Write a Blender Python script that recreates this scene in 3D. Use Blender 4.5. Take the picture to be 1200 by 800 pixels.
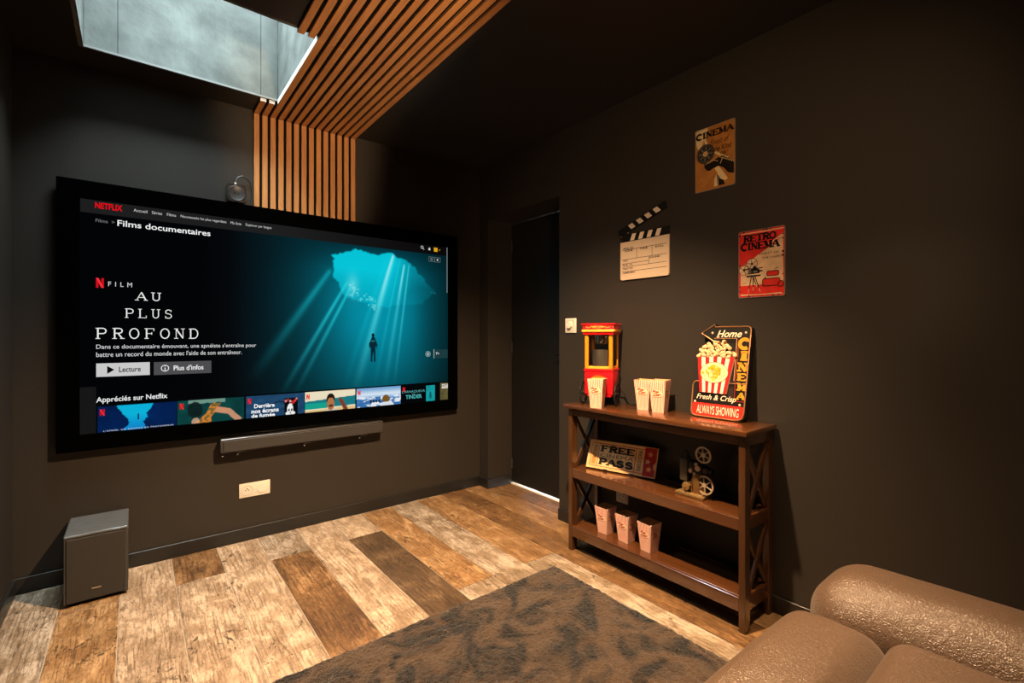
import bpy, bmesh, math, random
import numpy as np
from mathutils import Vector, Matrix
from mathutils.geometry import tessellate_polygon

for _o in list(bpy.data.objects):
    bpy.data.objects.remove(_o)
SC = bpy.context.scene
COL = SC.collection
PI = math.pi
random.seed(7)

# ------------------------------------------------------------------ camera
cam_d = bpy.data.cameras.new('camera')
cam = bpy.data.objects.new('camera', cam_d)
COL.objects.link(cam)
cam.location = (0, 0, 1.18)
cam.rotation_euler = (math.radians(90), 0, -math.radians(38.583))
cam_d.sensor_width = 36
cam_d.lens = 16.658
cam_d.shift_y = -6 / 1200
cam_d.clip_start = 0.02
SC.camera = cam

# ------------------------------------------------------------------ view, sky, lights
vs = SC.view_settings
vs.view_transform = 'Standard'
vs.look = 'None'
vs.exposure = 0.0
vs.gamma = 1.0
vs.use_curve_mapping = False

W = bpy.data.worlds.new('sky')
SC.world = W
W.use_nodes = True
bg = W.node_tree.nodes['Background']
bg.inputs[0].default_value = (0.85, 0.95, 0.98, 1)
bg.inputs[1].default_value = 48.0

ROOM = dict(xl=-0.434, xr=2.149, yb=3.107, yf=-1.10, h=2.50)
OPEN = dict(x0=-0.180, x1=0.6305, y0=2.165, y1=2.895)
WARM = (1.0, 0.65, 0.36)


def spot_light(x, y, z, watts, deg, blend, radius, tgt=None):
    d = bpy.data.lights.new('spot_or_fill', 'SPOT')
    d.energy = watts
    d.color = WARM
    d.spot_size = math.radians(deg)
    d.spot_blend = blend
    d.shadow_soft_size = radius
    o = bpy.data.objects.new('spot_or_fill', d)
    COL.objects.link(o)
    o.location = (x, y, z)
    if tgt:
        o.rotation_euler = (Vector(tgt) - Vector((x, y, z))).to_track_quat('-Z', 'Y').to_euler()
    return o


SPOT_MAIN = spot_light(1.06, 1.13, 2.455, 880, 112, 1.0, 0.03, (1.05, 1.85, 0.0))
SPOT_SOFA = spot_light(1.50, 0.42, 2.455, 150, 76, 1.0, 0.03)
FILL_POSTERS = spot_light(0.10, -0.75, 1.95, 170, 50, 1.0, 0.12, (2.149, 1.25, 1.70))  # added fill light, unseen behind the camera, brightens the wall posters


# added warm fill light, unseen behind the camera, narrowed onto the oak slats
FILL_SLATS = spot_light(0.84, -0.45, 1.50, 420, 46, 0.7, 0.05, (0.84, 2.3, 2.42))
FILL_SLATS.scale = (0.37, 1, 1)

pd = bpy.data.lights.new('skylight_portal', 'AREA')
pd.shape = 'RECTANGLE'
pd.size = 0.82
pd.size_y = 0.73
pd.cycles.is_portal = True
po = bpy.data.objects.new('skylight_portal', pd)
COL.objects.link(po)
po.location = ((OPEN['x0'] + OPEN['x1']) / 2, (OPEN['y0'] + OPEN['y1']) / 2, 3.16)


# ------------------------------------------------------------------ materials
def lin(c):
    if isinstance(c, str):
        c = [int(c[i:i + 2], 16) / 255 for i in (0, 2, 4)]
    return tuple(x / 12.92 if x <= 0.04045 else ((x + 0.055) / 1.055) ** 2.4 for x in c[:3])


def new_mat(name):
    m = bpy.data.materials.new(name)
    m.use_nodes = True
    return m, m.node_tree.nodes, m.node_tree.links, m.node_tree.nodes['Principled BSDF']


def mat(name, col, rough=0.5, metal=0.0, spec=0.5, bump=0.0, scale=60.0, var=0.0, coat=0.0, sheen=0.0, detail=4.0, stretch=(1, 1, 1), dist=0.02):
    """plain coloured surface with optional noise in colour and relief"""
    m, N, L, b = new_mat(name)
    b.inputs['Base Color'].default_value = (*col, 1)
    b.inputs['Roughness'].default_value = rough
    b.inputs['Metallic'].default_value = metal
    b.inputs['Specular IOR Level'].default_value = spec
    b.inputs['Coat Weight'].default_value = coat
    b.inputs['Coat Roughness'].default_value = 0.12
    b.inputs['Sheen Weight'].default_value = sheen
    if bump or var:
        tc = N.new('ShaderNodeTexCoord')
        mp = N.new('ShaderNodeMapping')
        mp.inputs['Scale'].default_value = stretch
        nz = N.new('ShaderNodeTexNoise')
        nz.inputs['Scale'].default_value = scale
        nz.inputs['Detail'].default_value = detail
        L.new(tc.outputs['Object'], mp.inputs['Vector'])
        L.new(mp.outputs['Vector'], nz.inputs['Vector'])
        if bump:
            bp = N.new('ShaderNodeBump')
            bp.inputs['Strength'].default_value = bump
            bp.inputs['Distance'].default_value = dist
            L.new(nz.outputs['Fac'], bp.inputs['Height'])
            L.new(bp.outputs['Normal'], b.inputs['Normal'])
        if var:
            cr = N.new('ShaderNodeValToRGB')
            cr.color_ramp.elements[0].position = 0.3
            cr.color_ramp.elements[1].position = 0.7
            cr.color_ramp.elements[0].color = (*[max(0, x * (1 - var)) for x in col], 1)
            cr.color_ramp.elements[1].color = (*[min(1, x * (1 + var)) for x in col], 1)
            L.new(nz.outputs['Fac'], cr.inputs['Fac'])
            L.new(cr.outputs['Color'], b.inputs['Base Color'])
    return m


def mat_emit(name, col, strength):
    m, N, L, b = new_mat(name)
    b.inputs['Base Color'].default_value = (0, 0, 0, 1)
    b.inputs['Emission Color'].default_value = (*col, 1)
    b.inputs['Emission Strength'].default_value = strength
    return m


def mat_attr(name, rough=0.5, spec=0.3, emit=0.0, wear=0.0):
    """flat print: its colours come from the mesh's colour attribute"""
    m, N, L, b = new_mat(name)
    a = N.new('ShaderNodeAttribute')
    a.attribute_name = 'Col'
    b.inputs['Roughness'].default_value = rough
    b.inputs['Specular IOR Level'].default_value = spec
    if emit:
        b.inputs['Base Color'].default_value = (0.0004, 0.0004, 0.0004, 1)
        L.new(a.outputs['Color'], b.inputs['Emission Color'])
        b.inputs['Emission Strength'].default_value = emit
    elif wear:
        tc = N.new('ShaderNodeTexCoord')
        nz = N.new('ShaderNodeTexNoise')
        nz.inputs['Scale'].default_value = 26
        nz.inputs['Detail'].default_value = 7
        mr = N.new('ShaderNodeMapRange')
        mr.inputs['From Min'].default_value = 0.35
        mr.inputs['From Max'].default_value = 0.65
        mr.inputs['To Min'].default_value = 1 - wear
        mr.inputs['To Max'].default_value = 1.0
        mx = N.new('ShaderNodeVectorMath')
        mx.operation = 'SCALE'
        L.new(tc.outputs['Object'], nz.inputs['Vector'])
        L.new(nz.outputs['Fac'], mr.inputs['Value'])
        L.new(a.outputs['Color'], mx.inputs[0])
        L.new(mr.outputs['Result'], mx.inputs['Scale'])
        L.new(mx.outputs['Vector'], b.inputs['Base Color'])
    else:
        L.new(a.outputs['Color'], b.inputs['Base Color'])
    return m


def mat_glass(name, tint=(1, 1, 1), gloss=0.08):
    """thin clear pane: mostly see-through, part mirror"""
    m, N, L, b = new_mat(name)
    N.remove(b)
    out = N['Material Output']
    t = N.new('ShaderNodeBsdfTransparent')
    t.inputs[0].default_value = (*tint, 1)
    g = N.new('ShaderNodeBsdfGlossy')
    g.inputs['Roughness'].default_value = 0.03
    mx = N.new('ShaderNodeMixShader')
    fr = N.new('ShaderNodeFresnel')
    fr.inputs['IOR'].default_value = 1.45
    mm = N.new('ShaderNodeMath')
    mm.operation = 'MAXIMUM'
    mm.inputs[1].default_value = gloss
    L.new(fr.outputs[0], mm.inputs[0])
    L.new(mm.outputs[0], mx.inputs[0])
    L.new(t.outputs[0], mx.inputs[1])
    L.new(g.outputs[0], mx.inputs[2])
    L.new(mx.outputs[0], out.inputs['Surface'])
    return m


def mat_wood(name, c0, c1, rough=0.45, axis=1, scale=10.0, bump=0.15, coat=0.0, spec=0.4):
    """straight grained wood; the grain runs along the given axis"""
    m, N, L, b = new_mat(name)
    tc = N.new('ShaderNodeTexCoord')
    oi = N.new('ShaderNodeObjectInfo')
    ad = N.new('ShaderNodeVectorMath')
    ad.operation = 'ADD'
    sc = N.new('ShaderNodeVectorMath')
    sc.operation = 'SCALE'
    sc.inputs['Scale'].default_value = 37.0
    cb = N.new('ShaderNodeCombineXYZ')
    L.new(oi.outputs['Random'], cb.inputs[0])
    L.new(oi.outputs['Random'], cb.inputs[1])
    L.new(oi.outputs['Random'], cb.inputs[2])
    L.new(cb.outputs[0], sc.inputs[0])
    L.new(tc.outputs['Object'], ad.inputs[0])
    L.new(sc.outputs[0], ad.inputs[1])
    mp = N.new('ShaderNodeMapping')
    s = [7.0, 7.0, 7.0]
    s[axis] = 0.5
    mp.inputs['Scale'].default_value = s
    nz = N.new('ShaderNodeTexNoise')
    nz.inputs['Scale'].default_value = scale
    nz.inputs['Detail'].default_value = 6
    nz.inputs['Roughness'].default_value = 0.65
    cr = N.new('ShaderNodeValToRGB')
    cr.color_ramp.elements[0].position = 0.28
    cr.color_ramp.elements[1].position = 0.72
    cr.color_ramp.elements[0].color = (*c0, 1)
    cr.color_ramp.elements[1].color = (*c1, 1)
    bp = N.new('ShaderNodeBump')
    bp.inputs['Strength'].default_value = bump
    bp.inputs['Distance'].default_value = 0.003
    L.new(ad.outputs[0], mp.inputs['Vector'])
    L.new(mp.outputs[0], nz.inputs['Vector'])
    L.new(nz.outputs['Fac'], cr.inputs['Fac'])
    L.new(cr.outputs[0], b.inputs['Base Color'])
    L.new(nz.outputs['Fac'], bp.inputs['Height'])
    L.new(bp.outputs[0], b.inputs['Normal'])
    b.inputs['Roughness'].default_value = rough
    b.inputs['Specular IOR Level'].default_value = spec
    b.inputs['Coat Weight'].default_value = coat
    b.inputs['Coat Roughness'].default_value = 0.08
    return m


def mat_plank(name, pale, mid, dark, dark_amount, rough=0.38):
    """worn wood-look floor tile: mottled pale wash, wavy grain, dark cracks and knots"""
    m, N, L, b = new_mat(name)
    tc = N.new('ShaderNodeTexCoord')
    oi = N.new('ShaderNodeObjectInfo')
    cb = N.new('ShaderNodeCombineXYZ')
    mu = N.new('ShaderNodeMath'); mu.operation = 'MULTIPLY'; mu.inputs[1].default_value = 53.0
    L.new(oi.outputs['Random'], mu.inputs[0])
    L.new(mu.outputs[0], cb.inputs[0]); L.new(mu.outputs[0], cb.inputs[1])
    ad = N.new('ShaderNodeVectorMath'); ad.operation = 'ADD'
    L.new(tc.outputs['Object'], ad.inputs[0]); L.new(cb.outputs[0], ad.inputs[1])

    def noise(scale, sx, sy, detail=6, rgh=0.6, distort=0.0):
        mp = N.new('ShaderNodeMapping'); mp.inputs['Scale'].default_value = (sx, sy, 1)
        nz = N.new('ShaderNodeTexNoise')
        nz.inputs['Scale'].default_value = scale
        nz.inputs['Detail'].default_value = detail
        nz.inputs['Roughness'].default_value = rgh
        nz.inputs['Distortion'].default_value = distort
        L.new(ad.outputs[0], mp.inputs['Vector']); L.new(mp.outputs[0], nz.inputs['Vector'])
        return nz.outputs['Fac']

    def ramp(src, p0, p1, c0=(0, 0, 0), c1=(1, 1, 1)):
        cr = N.new('ShaderNodeValToRGB')
        cr.color_ramp.elements[0].position = p0; cr.color_ramp.elements[1].position = p1
        cr.color_ramp.elements[0].color = (*c0, 1); cr.color_ramp.elements[1].color = (*c1, 1)
        L.new(src, cr.inputs['Fac'])
        return cr.outputs['Color']

    def mix(fac, a, bb, mode='MIX'):
        x = N.new('ShaderNodeMix'); x.data_type = 'RGBA'; x.blend_type = mode
        if isinstance(fac, float): x.inputs[0].default_value = fac
        else: L.new(fac, x.inputs[0])
        for s, i in ((a, 6), (bb, 7)):
            if isinstance(s, tuple): x.inputs[i].default_value = (*s, 1)
            else: L.new(s, x.inputs[i])
        return x.outputs[2]

    def math2(op, a, v):
        x = N.new('ShaderNodeMath'); x.operation = op
        L.new(a, x.inputs[0])
        if isinstance(v, float): x.inputs[1].default_value = v
        else: L.new(v, x.inputs[1])
        return x.outputs[0]

    k = dark_amount * 0.10
    # broad patches of pale wash over brown
    base = mix(ramp(noise(11, 1.3, 0.7, 9, 0.68, 0.5), 0.40 + k, 0.57 + k), mid, pale)
    # cloudy darker wear
    base = mix(ramp(noise(4.5, 1.2, 0.6, 7, 0.65, 0.8), 0.26 + k * 1.6, 0.46 + k * 1.6), mix(0.5, dark, mid), base)
    # wavy grain lines
    mpw = N.new('ShaderNodeMapping'); mpw.inputs['Scale'].default_value = (1.0, 0.10, 1)
    wv = N.new('ShaderNodeTexWave'); wv.wave_type = 'BANDS'; wv.bands_direction = 'X'
    wv.inputs['Scale'].default_value = 16; wv.inputs['Distortion'].default_value = 14; wv.inputs['Detail'].default_value = 4
    wv.inputs['Detail Scale'].default_value = 1.6; wv.inputs['Detail Roughness'].default_value = 0.6
    L.new(ad.outputs[0], mpw.inputs['Vector']); L.new(mpw.outputs[0], wv.inputs['Vector'])
    gl = math2('MULTIPLY', ramp(wv.outputs['Fac'], 0.62, 0.98), ramp(noise(7, 1.5, 0.5, 4, 0.6, 0.6), 0.42 - k, 0.60 - k))
    gl = math2('MULTIPLY', gl, 0.62)
    base = mix(gl, base, dark)
    base = mix(math2('MULTIPLY', ramp(noise(38, 2.6, 0.22, 6, 0.7, 0.5), 0.50, 0.62), 0.55), base, dark)
    # fine speckle
    base = mix(math2('MULTIPLY', ramp(noise(95, 1.2, 0.55, 5, 0.75), 0.53, 0.64), 0.62), base, dark)
    base = mix(math2('MULTIPLY', ramp(noise(70, 1.5, 0.4, 5, 0.75), 0.57, 0.67), 0.45), base, tuple(min(1, x * 1.25) for x in pale))
    # cracks: thin meandering ridges, here and there
    rg = math2('ABSOLUTE', math2('SUBTRACT', noise(5.5, 1.6, 0.7, 4, 0.55, 1.5), 0.5), 0.0)
    cr_ = math2('MULTIPLY', math2('LESS_THAN', rg, 0.0065), ramp(noise(3.1, 1, 1, 2, 0.5), 0.52, 0.60))
    base = mix(math2('MULTIPLY', cr_, 0.8), base, tuple(x * 0.35 for x in dark))
    # knots, few and dark
    kn = ramp(noise(9.0, 1.6, 0.9, 3, 0.5, 1.5), 0.27, 0.33)
    kinv = math2('SUBTRACT', kn, 1.0)
    base4 = mix(math2('MULTIPLY', math2('ABSOLUTE', kinv, 0.0), 0.85), base, tuple(x * 0.3 for x in dark))
    L.new(base4, b.inputs['Base Color'])
    bp = N.new('ShaderNodeBump'); bp.inputs['Strength'].default_value = 0.25; bp.inputs['Distance'].default_value = 0.003
    L.new(noise(30, 3.0, 0.4, 7, 0.7, 1.0), bp.inputs['Height'])
    L.new(bp.outputs[0], b.inputs['Normal'])
    b.inputs['Roughness'].default_value = rough
    b.inputs['Specular IOR Level'].default_value = 0.5
    return m


def mat_rug(name):
    m, N, L, b = new_mat(name)
    tc = N.new('ShaderNodeTexCoord')
    a = N.new('ShaderNodeTexNoise'); a.inputs['Scale'].default_value = 5.0; a.inputs['Detail'].default_value = 7; a.inputs['Distortion'].default_value = 1.8; a.inputs['Roughness'].default_value = 0.55
    c = N.new('ShaderNodeTexNoise'); c.inputs['Scale'].default_value = 190; c.inputs['Detail'].default_value = 3
    L.new(tc.outputs['Object'], a.inputs['Vector']); L.new(tc.outputs['Object'], c.inputs['Vector'])
    r = N.new('ShaderNodeValToRGB')
    e = r.color_ramp.elements
    e[0].position = 0.41; e[0].color = (*lin('110d0a'), 1)
    e[1].position = 0.56; e[1].color = (*lin('423223'), 1)
    q = e.new(0.46); q.color = (*lin('2c2118'), 1)  # shading of the crushed pile, painted in as dark and light patches
    L.new(a.outputs['Fac'], r.inputs['Fac'])
    r2 = N.new('ShaderNodeMapRange'); r2.inputs['From Min'].default_value = 0.3; r2.inputs['From Max'].default_value = 0.7; r2.inputs['To Min'].default_value = 0.55; r2.inputs['To Max'].default_value = 1.35
    L.new(c.outputs['Fac'], r2.inputs['Value'])
    s = N.new('ShaderNodeVectorMath'); s.operation = 'SCALE'
    L.new(r.outputs[0], s.inputs[0]); L.new(r2.outputs[0], s.inputs['Scale'])
    L.new(s.outputs[0], b.inputs['Base Color'])
    b.inputs['Roughness'].default_value = 0.95
    b.inputs['Specular IOR Level'].default_value = 0.1
    b.inputs['Sheen Weight'].default_value = 0.25
    bp = N.new('ShaderNodeBump'); bp.inputs['Strength'].default_value = 0.8; bp.inputs['Distance'].default_value = 0.01
    L.new(c.outputs['Fac'], bp.inputs['Height']); L.new(bp.outputs[0], b.inputs['Normal'])
    return m


def mat_suede(name):
    m, N, L, b = new_mat(name)
    tc = N.new('ShaderNodeTexCoord')
    v = N.new('ShaderNodeTexVoronoi'); v.inputs['Scale'].default_value = 190; v.feature = 'DISTANCE_TO_EDGE'
    n1 = N.new('ShaderNodeTexNoise'); n1.inputs['Scale'].default_value = 110; n1.inputs['Detail'].default_value = 5; n1.inputs['Distortion'].default_value = 0.8
    n2 = N.new('ShaderNodeTexNoise'); n2.inputs['Scale'].default_value = 420; n2.inputs['Detail'].default_value = 2
    for n in (v, n1, n2): L.new(tc.outputs['Object'], n.inputs['Vector'])
    mp = N.new('ShaderNodeMath'); mp.operation = 'MINIMUM'; mp.inputs[1].default_value = 0.25
    L.new(v.outputs['Distance'], mp.inputs[0])
    ad = N.new('ShaderNodeMath'); ad.operation = 'ADD'
    L.new(mp.outputs[0], ad.inputs[0]); L.new(n1.outputs['Fac'], ad.inputs[1])
    bp = N.new('ShaderNodeBump'); bp.inputs['Strength'].default_value = 0.75; bp.inputs['Distance'].default_value = 0.003
    L.new(ad.outputs[0], bp.inputs['Height']); L.new(bp.outputs[0], b.inputs['Normal'])
    r = N.new('ShaderNodeValToRGB')
    r.color_ramp.elements[0].position = 0.3; r.color_ramp.elements[0].color = (*lin('4b3829'), 1)
    r.color_ramp.elements[1].position = 0.7; r.color_ramp.elements[1].color = (*lin('614a36'), 1)
    L.new(n2.outputs['Fac'], r.inputs['Fac']); L.new(r.outputs[0], b.inputs['Base Color'])
    b.inputs['Roughness'].default_value = 0.36
    b.inputs['Specular IOR Level'].default_value = 0.85
    b.inputs['Sheen Weight'].default_value = 0.15
    return m


M = {}
M['wall'] = mat('satin_black_paint', (0.028, 0.0235, 0.0195), 0.5, spec=0.3, bump=0.05, scale=180)
M['ceiling'] = mat('black_ceiling_paint', (0.020, 0.0175, 0.015), 0.5, spec=0.4, bump=0.05, scale=160)
M['trim'] = mat('black_satin_trim', (0.012, 0.0118, 0.0115), 0.36, spec=0.5)
M['door'] = mat('black_door_paint', (0.009, 0.0088, 0.0085), 0.45, spec=0.4)
M['felt'] = mat('black_felt', (0.006, 0.006, 0.006), 0.95, spec=0.1, bump=0.2, scale=300)
M['slat'] = mat_wood('oak_slat', lin('9c673a'), lin('bf8850'), 0.5, axis=2, scale=6)
M['slat_y'] = mat_wood('oak_slat_ceiling', lin('9c673a'), lin('bf8850'), 0.5, axis=1, scale=6)
M['lining'] = mat('grey_washed_plaster', (0.118, 0.132, 0.125), 0.75, spec=0.25, bump=0.35, scale=7, var=0.34, detail=10)
M['tip_daylit_edge'] = mat('white_tip_daylit_edge', (0.75, 0.74, 0.72), 0.5)  # white slat tips, and daylight on a slat side painted white
M['grout'] = mat('pale_grout', (0.36, 0.30, 0.23), 0.85)
M['plank_pale'] = mat_plank('pale_worn_plank', lin('c2ac92'), lin('9a8268'), lin('523f2c'), 0.2)
M['plank_grey'] = mat_plank('greyish_worn_plank', lin('b5a693'), lin('88755f'), lin('4a3b2c'), 0.3)
M['plank_tan'] = mat_plank('tan_worn_plank', lin('b39168'), lin('8a6742'), lin('4a3421'), 0.45)
M['plank_brown'] = mat_plank('brown_worn_plank', lin('a07c55'), lin('755534'), lin('33241a'), 0.7)
M['plank_dark'] = mat_plank('dark_brown_worn_plank', lin('80684c'), lin('5d4934'), lin('2c221a'), 0.85)
M['black_satin'] = mat('black_satin', (0.006, 0.006, 0.006), 0.45, spec=0.25)
M['black_velvet'] = mat('black_velvet_border', (0.0007, 0.0007, 0.0007), 0.9, spec=0.0)
M['black_gloss'] = mat('black_gloss_plastic', (0.012, 0.012, 0.012), 0.2, spec=0.5)
M['charcoal'] = mat('charcoal_plastic', (0.04, 0.039, 0.038), 0.42, spec=0.5, bump=0.05, scale=400)
M['sub_front'] = mat('charcoal_speaker_cloth', (0.034, 0.031, 0.028), 0.8, spec=0.2, bump=0.3, scale=600, dist=0.002)
M['sub_top'] = mat('grey_black_wood_vinyl', (0.085, 0.092, 0.097), 0.28, spec=0.6, bump=0.1, scale=30, var=0.35, stretch=(1, 6, 1))
M['silver'] = mat('brushed_metal', (0.62, 0.61, 0.59), 0.3, metal=1.0)
M['chrome'] = mat('polished_metal', (0.8, 0.78, 0.74), 0.12, metal=1.0)
M['bar_grille'] = mat('soundbar_grille', (0.045, 0.042, 0.040), 0.5, metal=0.3, spec=0.5, bump=0.4, scale=700, dist=0.001)
M['white_plastic'] = mat('white_plastic', (0.72, 0.68, 0.62), 0.35)
M['white_shade'] = mat('off_white_plastic', (0.58, 0.54, 0.48), 0.4)
M['hole'] = mat('dark_hole', (0.01, 0.01, 0.01), 0.8)
M['walnut'] = mat_wood('lacquered_walnut', lin('422612'), lin('533119'), 0.22, axis=1, scale=5, bump=0.03, coat=0.6, spec=0.6)
M['walnut_z'] = mat_wood('lacquered_walnut_upright', lin('3a2311'), lin('4a2d17'), 0.28, axis=2, scale=5, bump=0.03, coat=0.45, spec=0.5)
M['red'] = mat('red_enamel', lin('c4101a'), 0.28, coat=0.4)
M['yellow'] = mat('yellow_enamel', lin('c87c18'), 0.3, coat=0.3)
M['gold_trim'] = mat('gold_orange_trim', lin('eea53a'), 0.35, metal=0.2)
M['gold_sign'] = mat('dull_gold', lin('a87420'), 0.35, metal=0.5)
M['pane'] = mat_glass('clear_pane', (0.97, 0.97, 0.96), 0.07)
M['sky_glass'] = mat_glass('skylight_glass', (0.95, 0.98, 0.98), 0.04)
M['card'] = mat('cream_card', lin('efdac4'), 0.65, spec=0.2)
M['clapper'] = mat('cream_board', lin('c6b29c'), 0.55, spec=0.2)
M['card_in'] = mat('kraft_card_inside', lin('c9a070'), 0.8, spec=0.1)
M['tin'] = mat('tin_plate', (0.30, 0.28, 0.25), 0.4, metal=0.7)
M['print'] = mat_attr('printed_ink', 0.42, 0.35, wear=0.22)
M['print_clean'] = mat_attr('printed_ink_clean', 0.5, 0.25)
M['screen'] = mat_attr('lit_screen', 0.5, 0.0, emit=1.0)
M['copper'] = mat('copper_painted_edge', lin('a97a55'), 0.35, metal=0.55)
M['sign_side'] = mat('sign_black_side', (0.008, 0.007, 0.006), 0.5, spec=0.3)
M['mdf'] = mat('raw_edge_board', lin('c79a63'), 0.6)
M['bronze'] = mat('aged_bronze', lin('8a6a40'), 0.38, metal=0.7)
M['pewter'] = mat('worn_pewter', lin('b9a68f'), 0.4, metal=0.5)
M['iron'] = mat('blackened_iron', lin('2b2622'), 0.4, metal=0.6)
M['brass_pale'] = mat('pale_brass', lin('a98a5c'), 0.35, metal=0.75)
M['rug'] = mat_rug('crushed_pile_painted_shade')
M['suede'] = mat_suede('brown_suede_leather')
M['light_face'] = mat_emit('lit_lamp_face', WARM, 12.0)
M['popped'] = mat('popped_corn', lin('ead9a8'), 0.8, bump=0.5, scale=120)


# ------------------------------------------------------------------ mesh helpers
def setp(o, label=None, cat=None, group=None, kind=None):
    if label: o['label'] = label
    if cat: o['category'] = cat
    if group: o['group'] = group
    if kind: o['kind'] = kind
    return o


def thing(name, label, cat, loc=(0, 0, 0), rot=(0, 0, 0), group=None):
    o = bpy.data.objects.new(name, None)
    o.empty_display_size = 0.05
    COL.objects.link(o)
    o.location = loc
    o.rotation_euler = rot
    return setp(o, label, cat, group)


def link(name, me, parent=None, loc=(0, 0, 0)):
    o = bpy.data.objects.new(name, me)
    COL.objects.link(o)
    o.location = loc
    if parent is not None:
        o.parent = parent
    return o


class MB:
    """collects shapes in one mesh"""
    def __init__(self):
        self.bm = bmesh.new()
        self.mi = 0

    def _tag(self, faces):
        for f in faces:
            f.material_index = self.mi

    def box(self, x0, x1, y0, y1, z0, z1, bev=0.0, seg=1, mtx=None):
        r = bmesh.ops.create_cube(self.bm, size=1.0)
        vs_ = r['verts']
        S = Matrix.Translation(((x0 + x1) / 2, (y0 + y1) / 2, (z0 + z1) / 2)) @ Matrix.Diagonal((abs(x1 - x0), abs(y1 - y0), abs(z1 - z0), 1))
        bmesh.ops.transform(self.bm, matrix=S, verts=vs_)
        fs = set(f for v in vs_ for f in v.link_faces)
        self._tag(fs)
        if bev:
            es = list(set(e for v in vs_ for e in v.link_edges))
            rr = bmesh.ops.bevel(self.bm, geom=es, offset=bev, segments=seg, profile=0.5, affect='EDGES')
            vs_ = list(set(rr['verts']) | set(v for f in rr['faces'] for v in f.verts))
            # all verts of the island
            seen = set(); st = [vs_[0]]
            while st:
                v = st.pop()
                if v in seen: continue
                seen.add(v)
                st += [e.other_vert(v) for e in v.link_edges]
            vs_ = list(seen)
            self._tag(set(f for v in vs_ for f in v.link_faces))
        if mtx is not None:
            bmesh.ops.transform(self.bm, matrix=mtx, verts=vs_)
        return vs_

    def beam(self, a, b, w, d, up=(0, 0, 1), bev=0.0):
        a, b = Vector(a), Vector(b)
        z = (b - a)
        ln = z.length
        z.normalize()
        x = Vector(up).cross(z)
        if x.length < 1e-5: x = Vector((1, 0, 0)).cross(z)
        x.normalize()
        y = z.cross(x)
        R = Matrix((x, y, z)).transposed().to_4x4()
        R.translation = a
        return self.box(-w / 2, w / 2, -d / 2, d / 2, 0, ln, bev, mtx=R)

    def cyl(self, a, b, r0, r1=None, n=20, caps=True):
        if r1 is None: r1 = r0
        a, b = Vector(a), Vector(b)
        z = (b - a).normalized()
        x = z.orthogonal().normalized()
        y = z.cross(x)
        A = [self.bm.verts.new(a + x * (r0 * math.cos(2 * PI * i / n)) + y * (r0 * math.sin(2 * PI * i / n))) for i in range(n)]
        B = [self.bm.verts.new(b + x * (r1 * math.cos(2 * PI * i / n)) + y * (r1 * math.sin(2 * PI * i / n))) for i in range(n)]
        fs = [self.bm.faces.new((A[i], A[(i + 1) % n], B[(i + 1) % n], B[i])) for i in range(n)]
        if caps:
            fs += [self.bm.faces.new(A[::-1]), self.bm.faces.new(B)]
        self._tag(fs)

    def lathe(self, prof, origin, axis=(0, 0, 1), n=24):
        """prof: (radius, height) pairs, open or closed on the axis"""
        z = Vector(axis).normalized()
        x = z.orthogonal().normalized()
        y = z.cross(x)
        o = Vector(origin)
        rings = []
        for r, h in prof:
            if r < 1e-6:
                rings.append([self.bm.verts.new(o + z * h)])
            else:
                rings.append([self.bm.verts.new(o + z * h + x * (r * math.cos(2 * PI * i / n)) + y * (r * math.sin(2 * PI * i / n))) for i in range(n)])
        fs = []
        for A, B in zip(rings[:-1], rings[1:]):
            for i in range(n):
                j = (i + 1) % n
                if len(A) == 1 and len(B) == 1: continue
                if len(A) == 1: fs.append(self.bm.faces.new((A[0], B[j], B[i])))
                elif len(B) == 1: fs.append(self.bm.faces.new((A[i], A[j], B[0])))
                else: fs.append(self.bm.faces.new((A[i], A[j], B[j], B[i])))
        self._tag(fs)

    def tube(self, pts, r, n=8):
        pts = [Vector(p) for p in pts]
        rings = []
        x = None
        for i, p in enumerate(pts):
            t = (pts[min(i + 1, len(pts) - 1)] - pts[max(i - 1, 0)]).normalized()
            if x is None: x = t.orthogonal().normalized()
            x = (x - t * x.dot(t)).normalized()
            y = t.cross(x)
            rings.append([self.bm.verts.new(p + x * (r * math.cos(2 * PI * k / n)) + y * (r * math.sin(2 * PI * k / n))) for k in range(n)])
        fs = []
        for A, B in zip(rings[:-1], rings[1:]):
            for k in range(n):
                fs.append(self.bm.faces.new((A[k], A[(k + 1) % n], B[(k + 1) % n], B[k])))
        fs.append(self.bm.faces.new(rings[0][::-1])); fs.append(self.bm.faces.new(rings[-1]))
        self._tag(fs)

    def prism(self, poly, origin, ux, uy, depth):
        """2D outline pushed backwards along -(ux x uy) by depth; front face at origin plane"""
        ux, uy, o = Vector(ux), Vector(uy), Vector(origin)
        nn = ux.cross(uy).normalized()
        F = [self.bm.verts.new(o + ux * p[0] + uy * p[1]) for p in poly]
        B = [self.bm.verts.new(v.co - nn * depth) for v in F]
        tris = tessellate_polygon([[Vector((p[0], p[1], 0)) for p in poly]])
        fs = []
        for t in tris:
            fs.append(self.bm.faces.new([F[i] for i in t]))
            fs.append(self.bm.faces.new([B[i] for i in reversed(t)]))
        k = len(poly)
        for i in range(k):
            j = (i + 1) % k
            fs.append(self.bm.faces.new((F[i], B[i], B[j], F[j])))
        self._tag(fs)

    def sphere(self, c, r, sx=1, sy=1, sz=1, u=16, v=10):
        rr = bmesh.ops.create_uvsphere(self.bm, u_segments=u, v_segments=v, radius=r, matrix=Matrix.Translation(c) @ Matrix.Diagonal((sx, sy, sz, 1)))
        self._tag(set(f for q in rr['verts'] for f in q.link_faces))
        return rr['verts']

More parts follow.
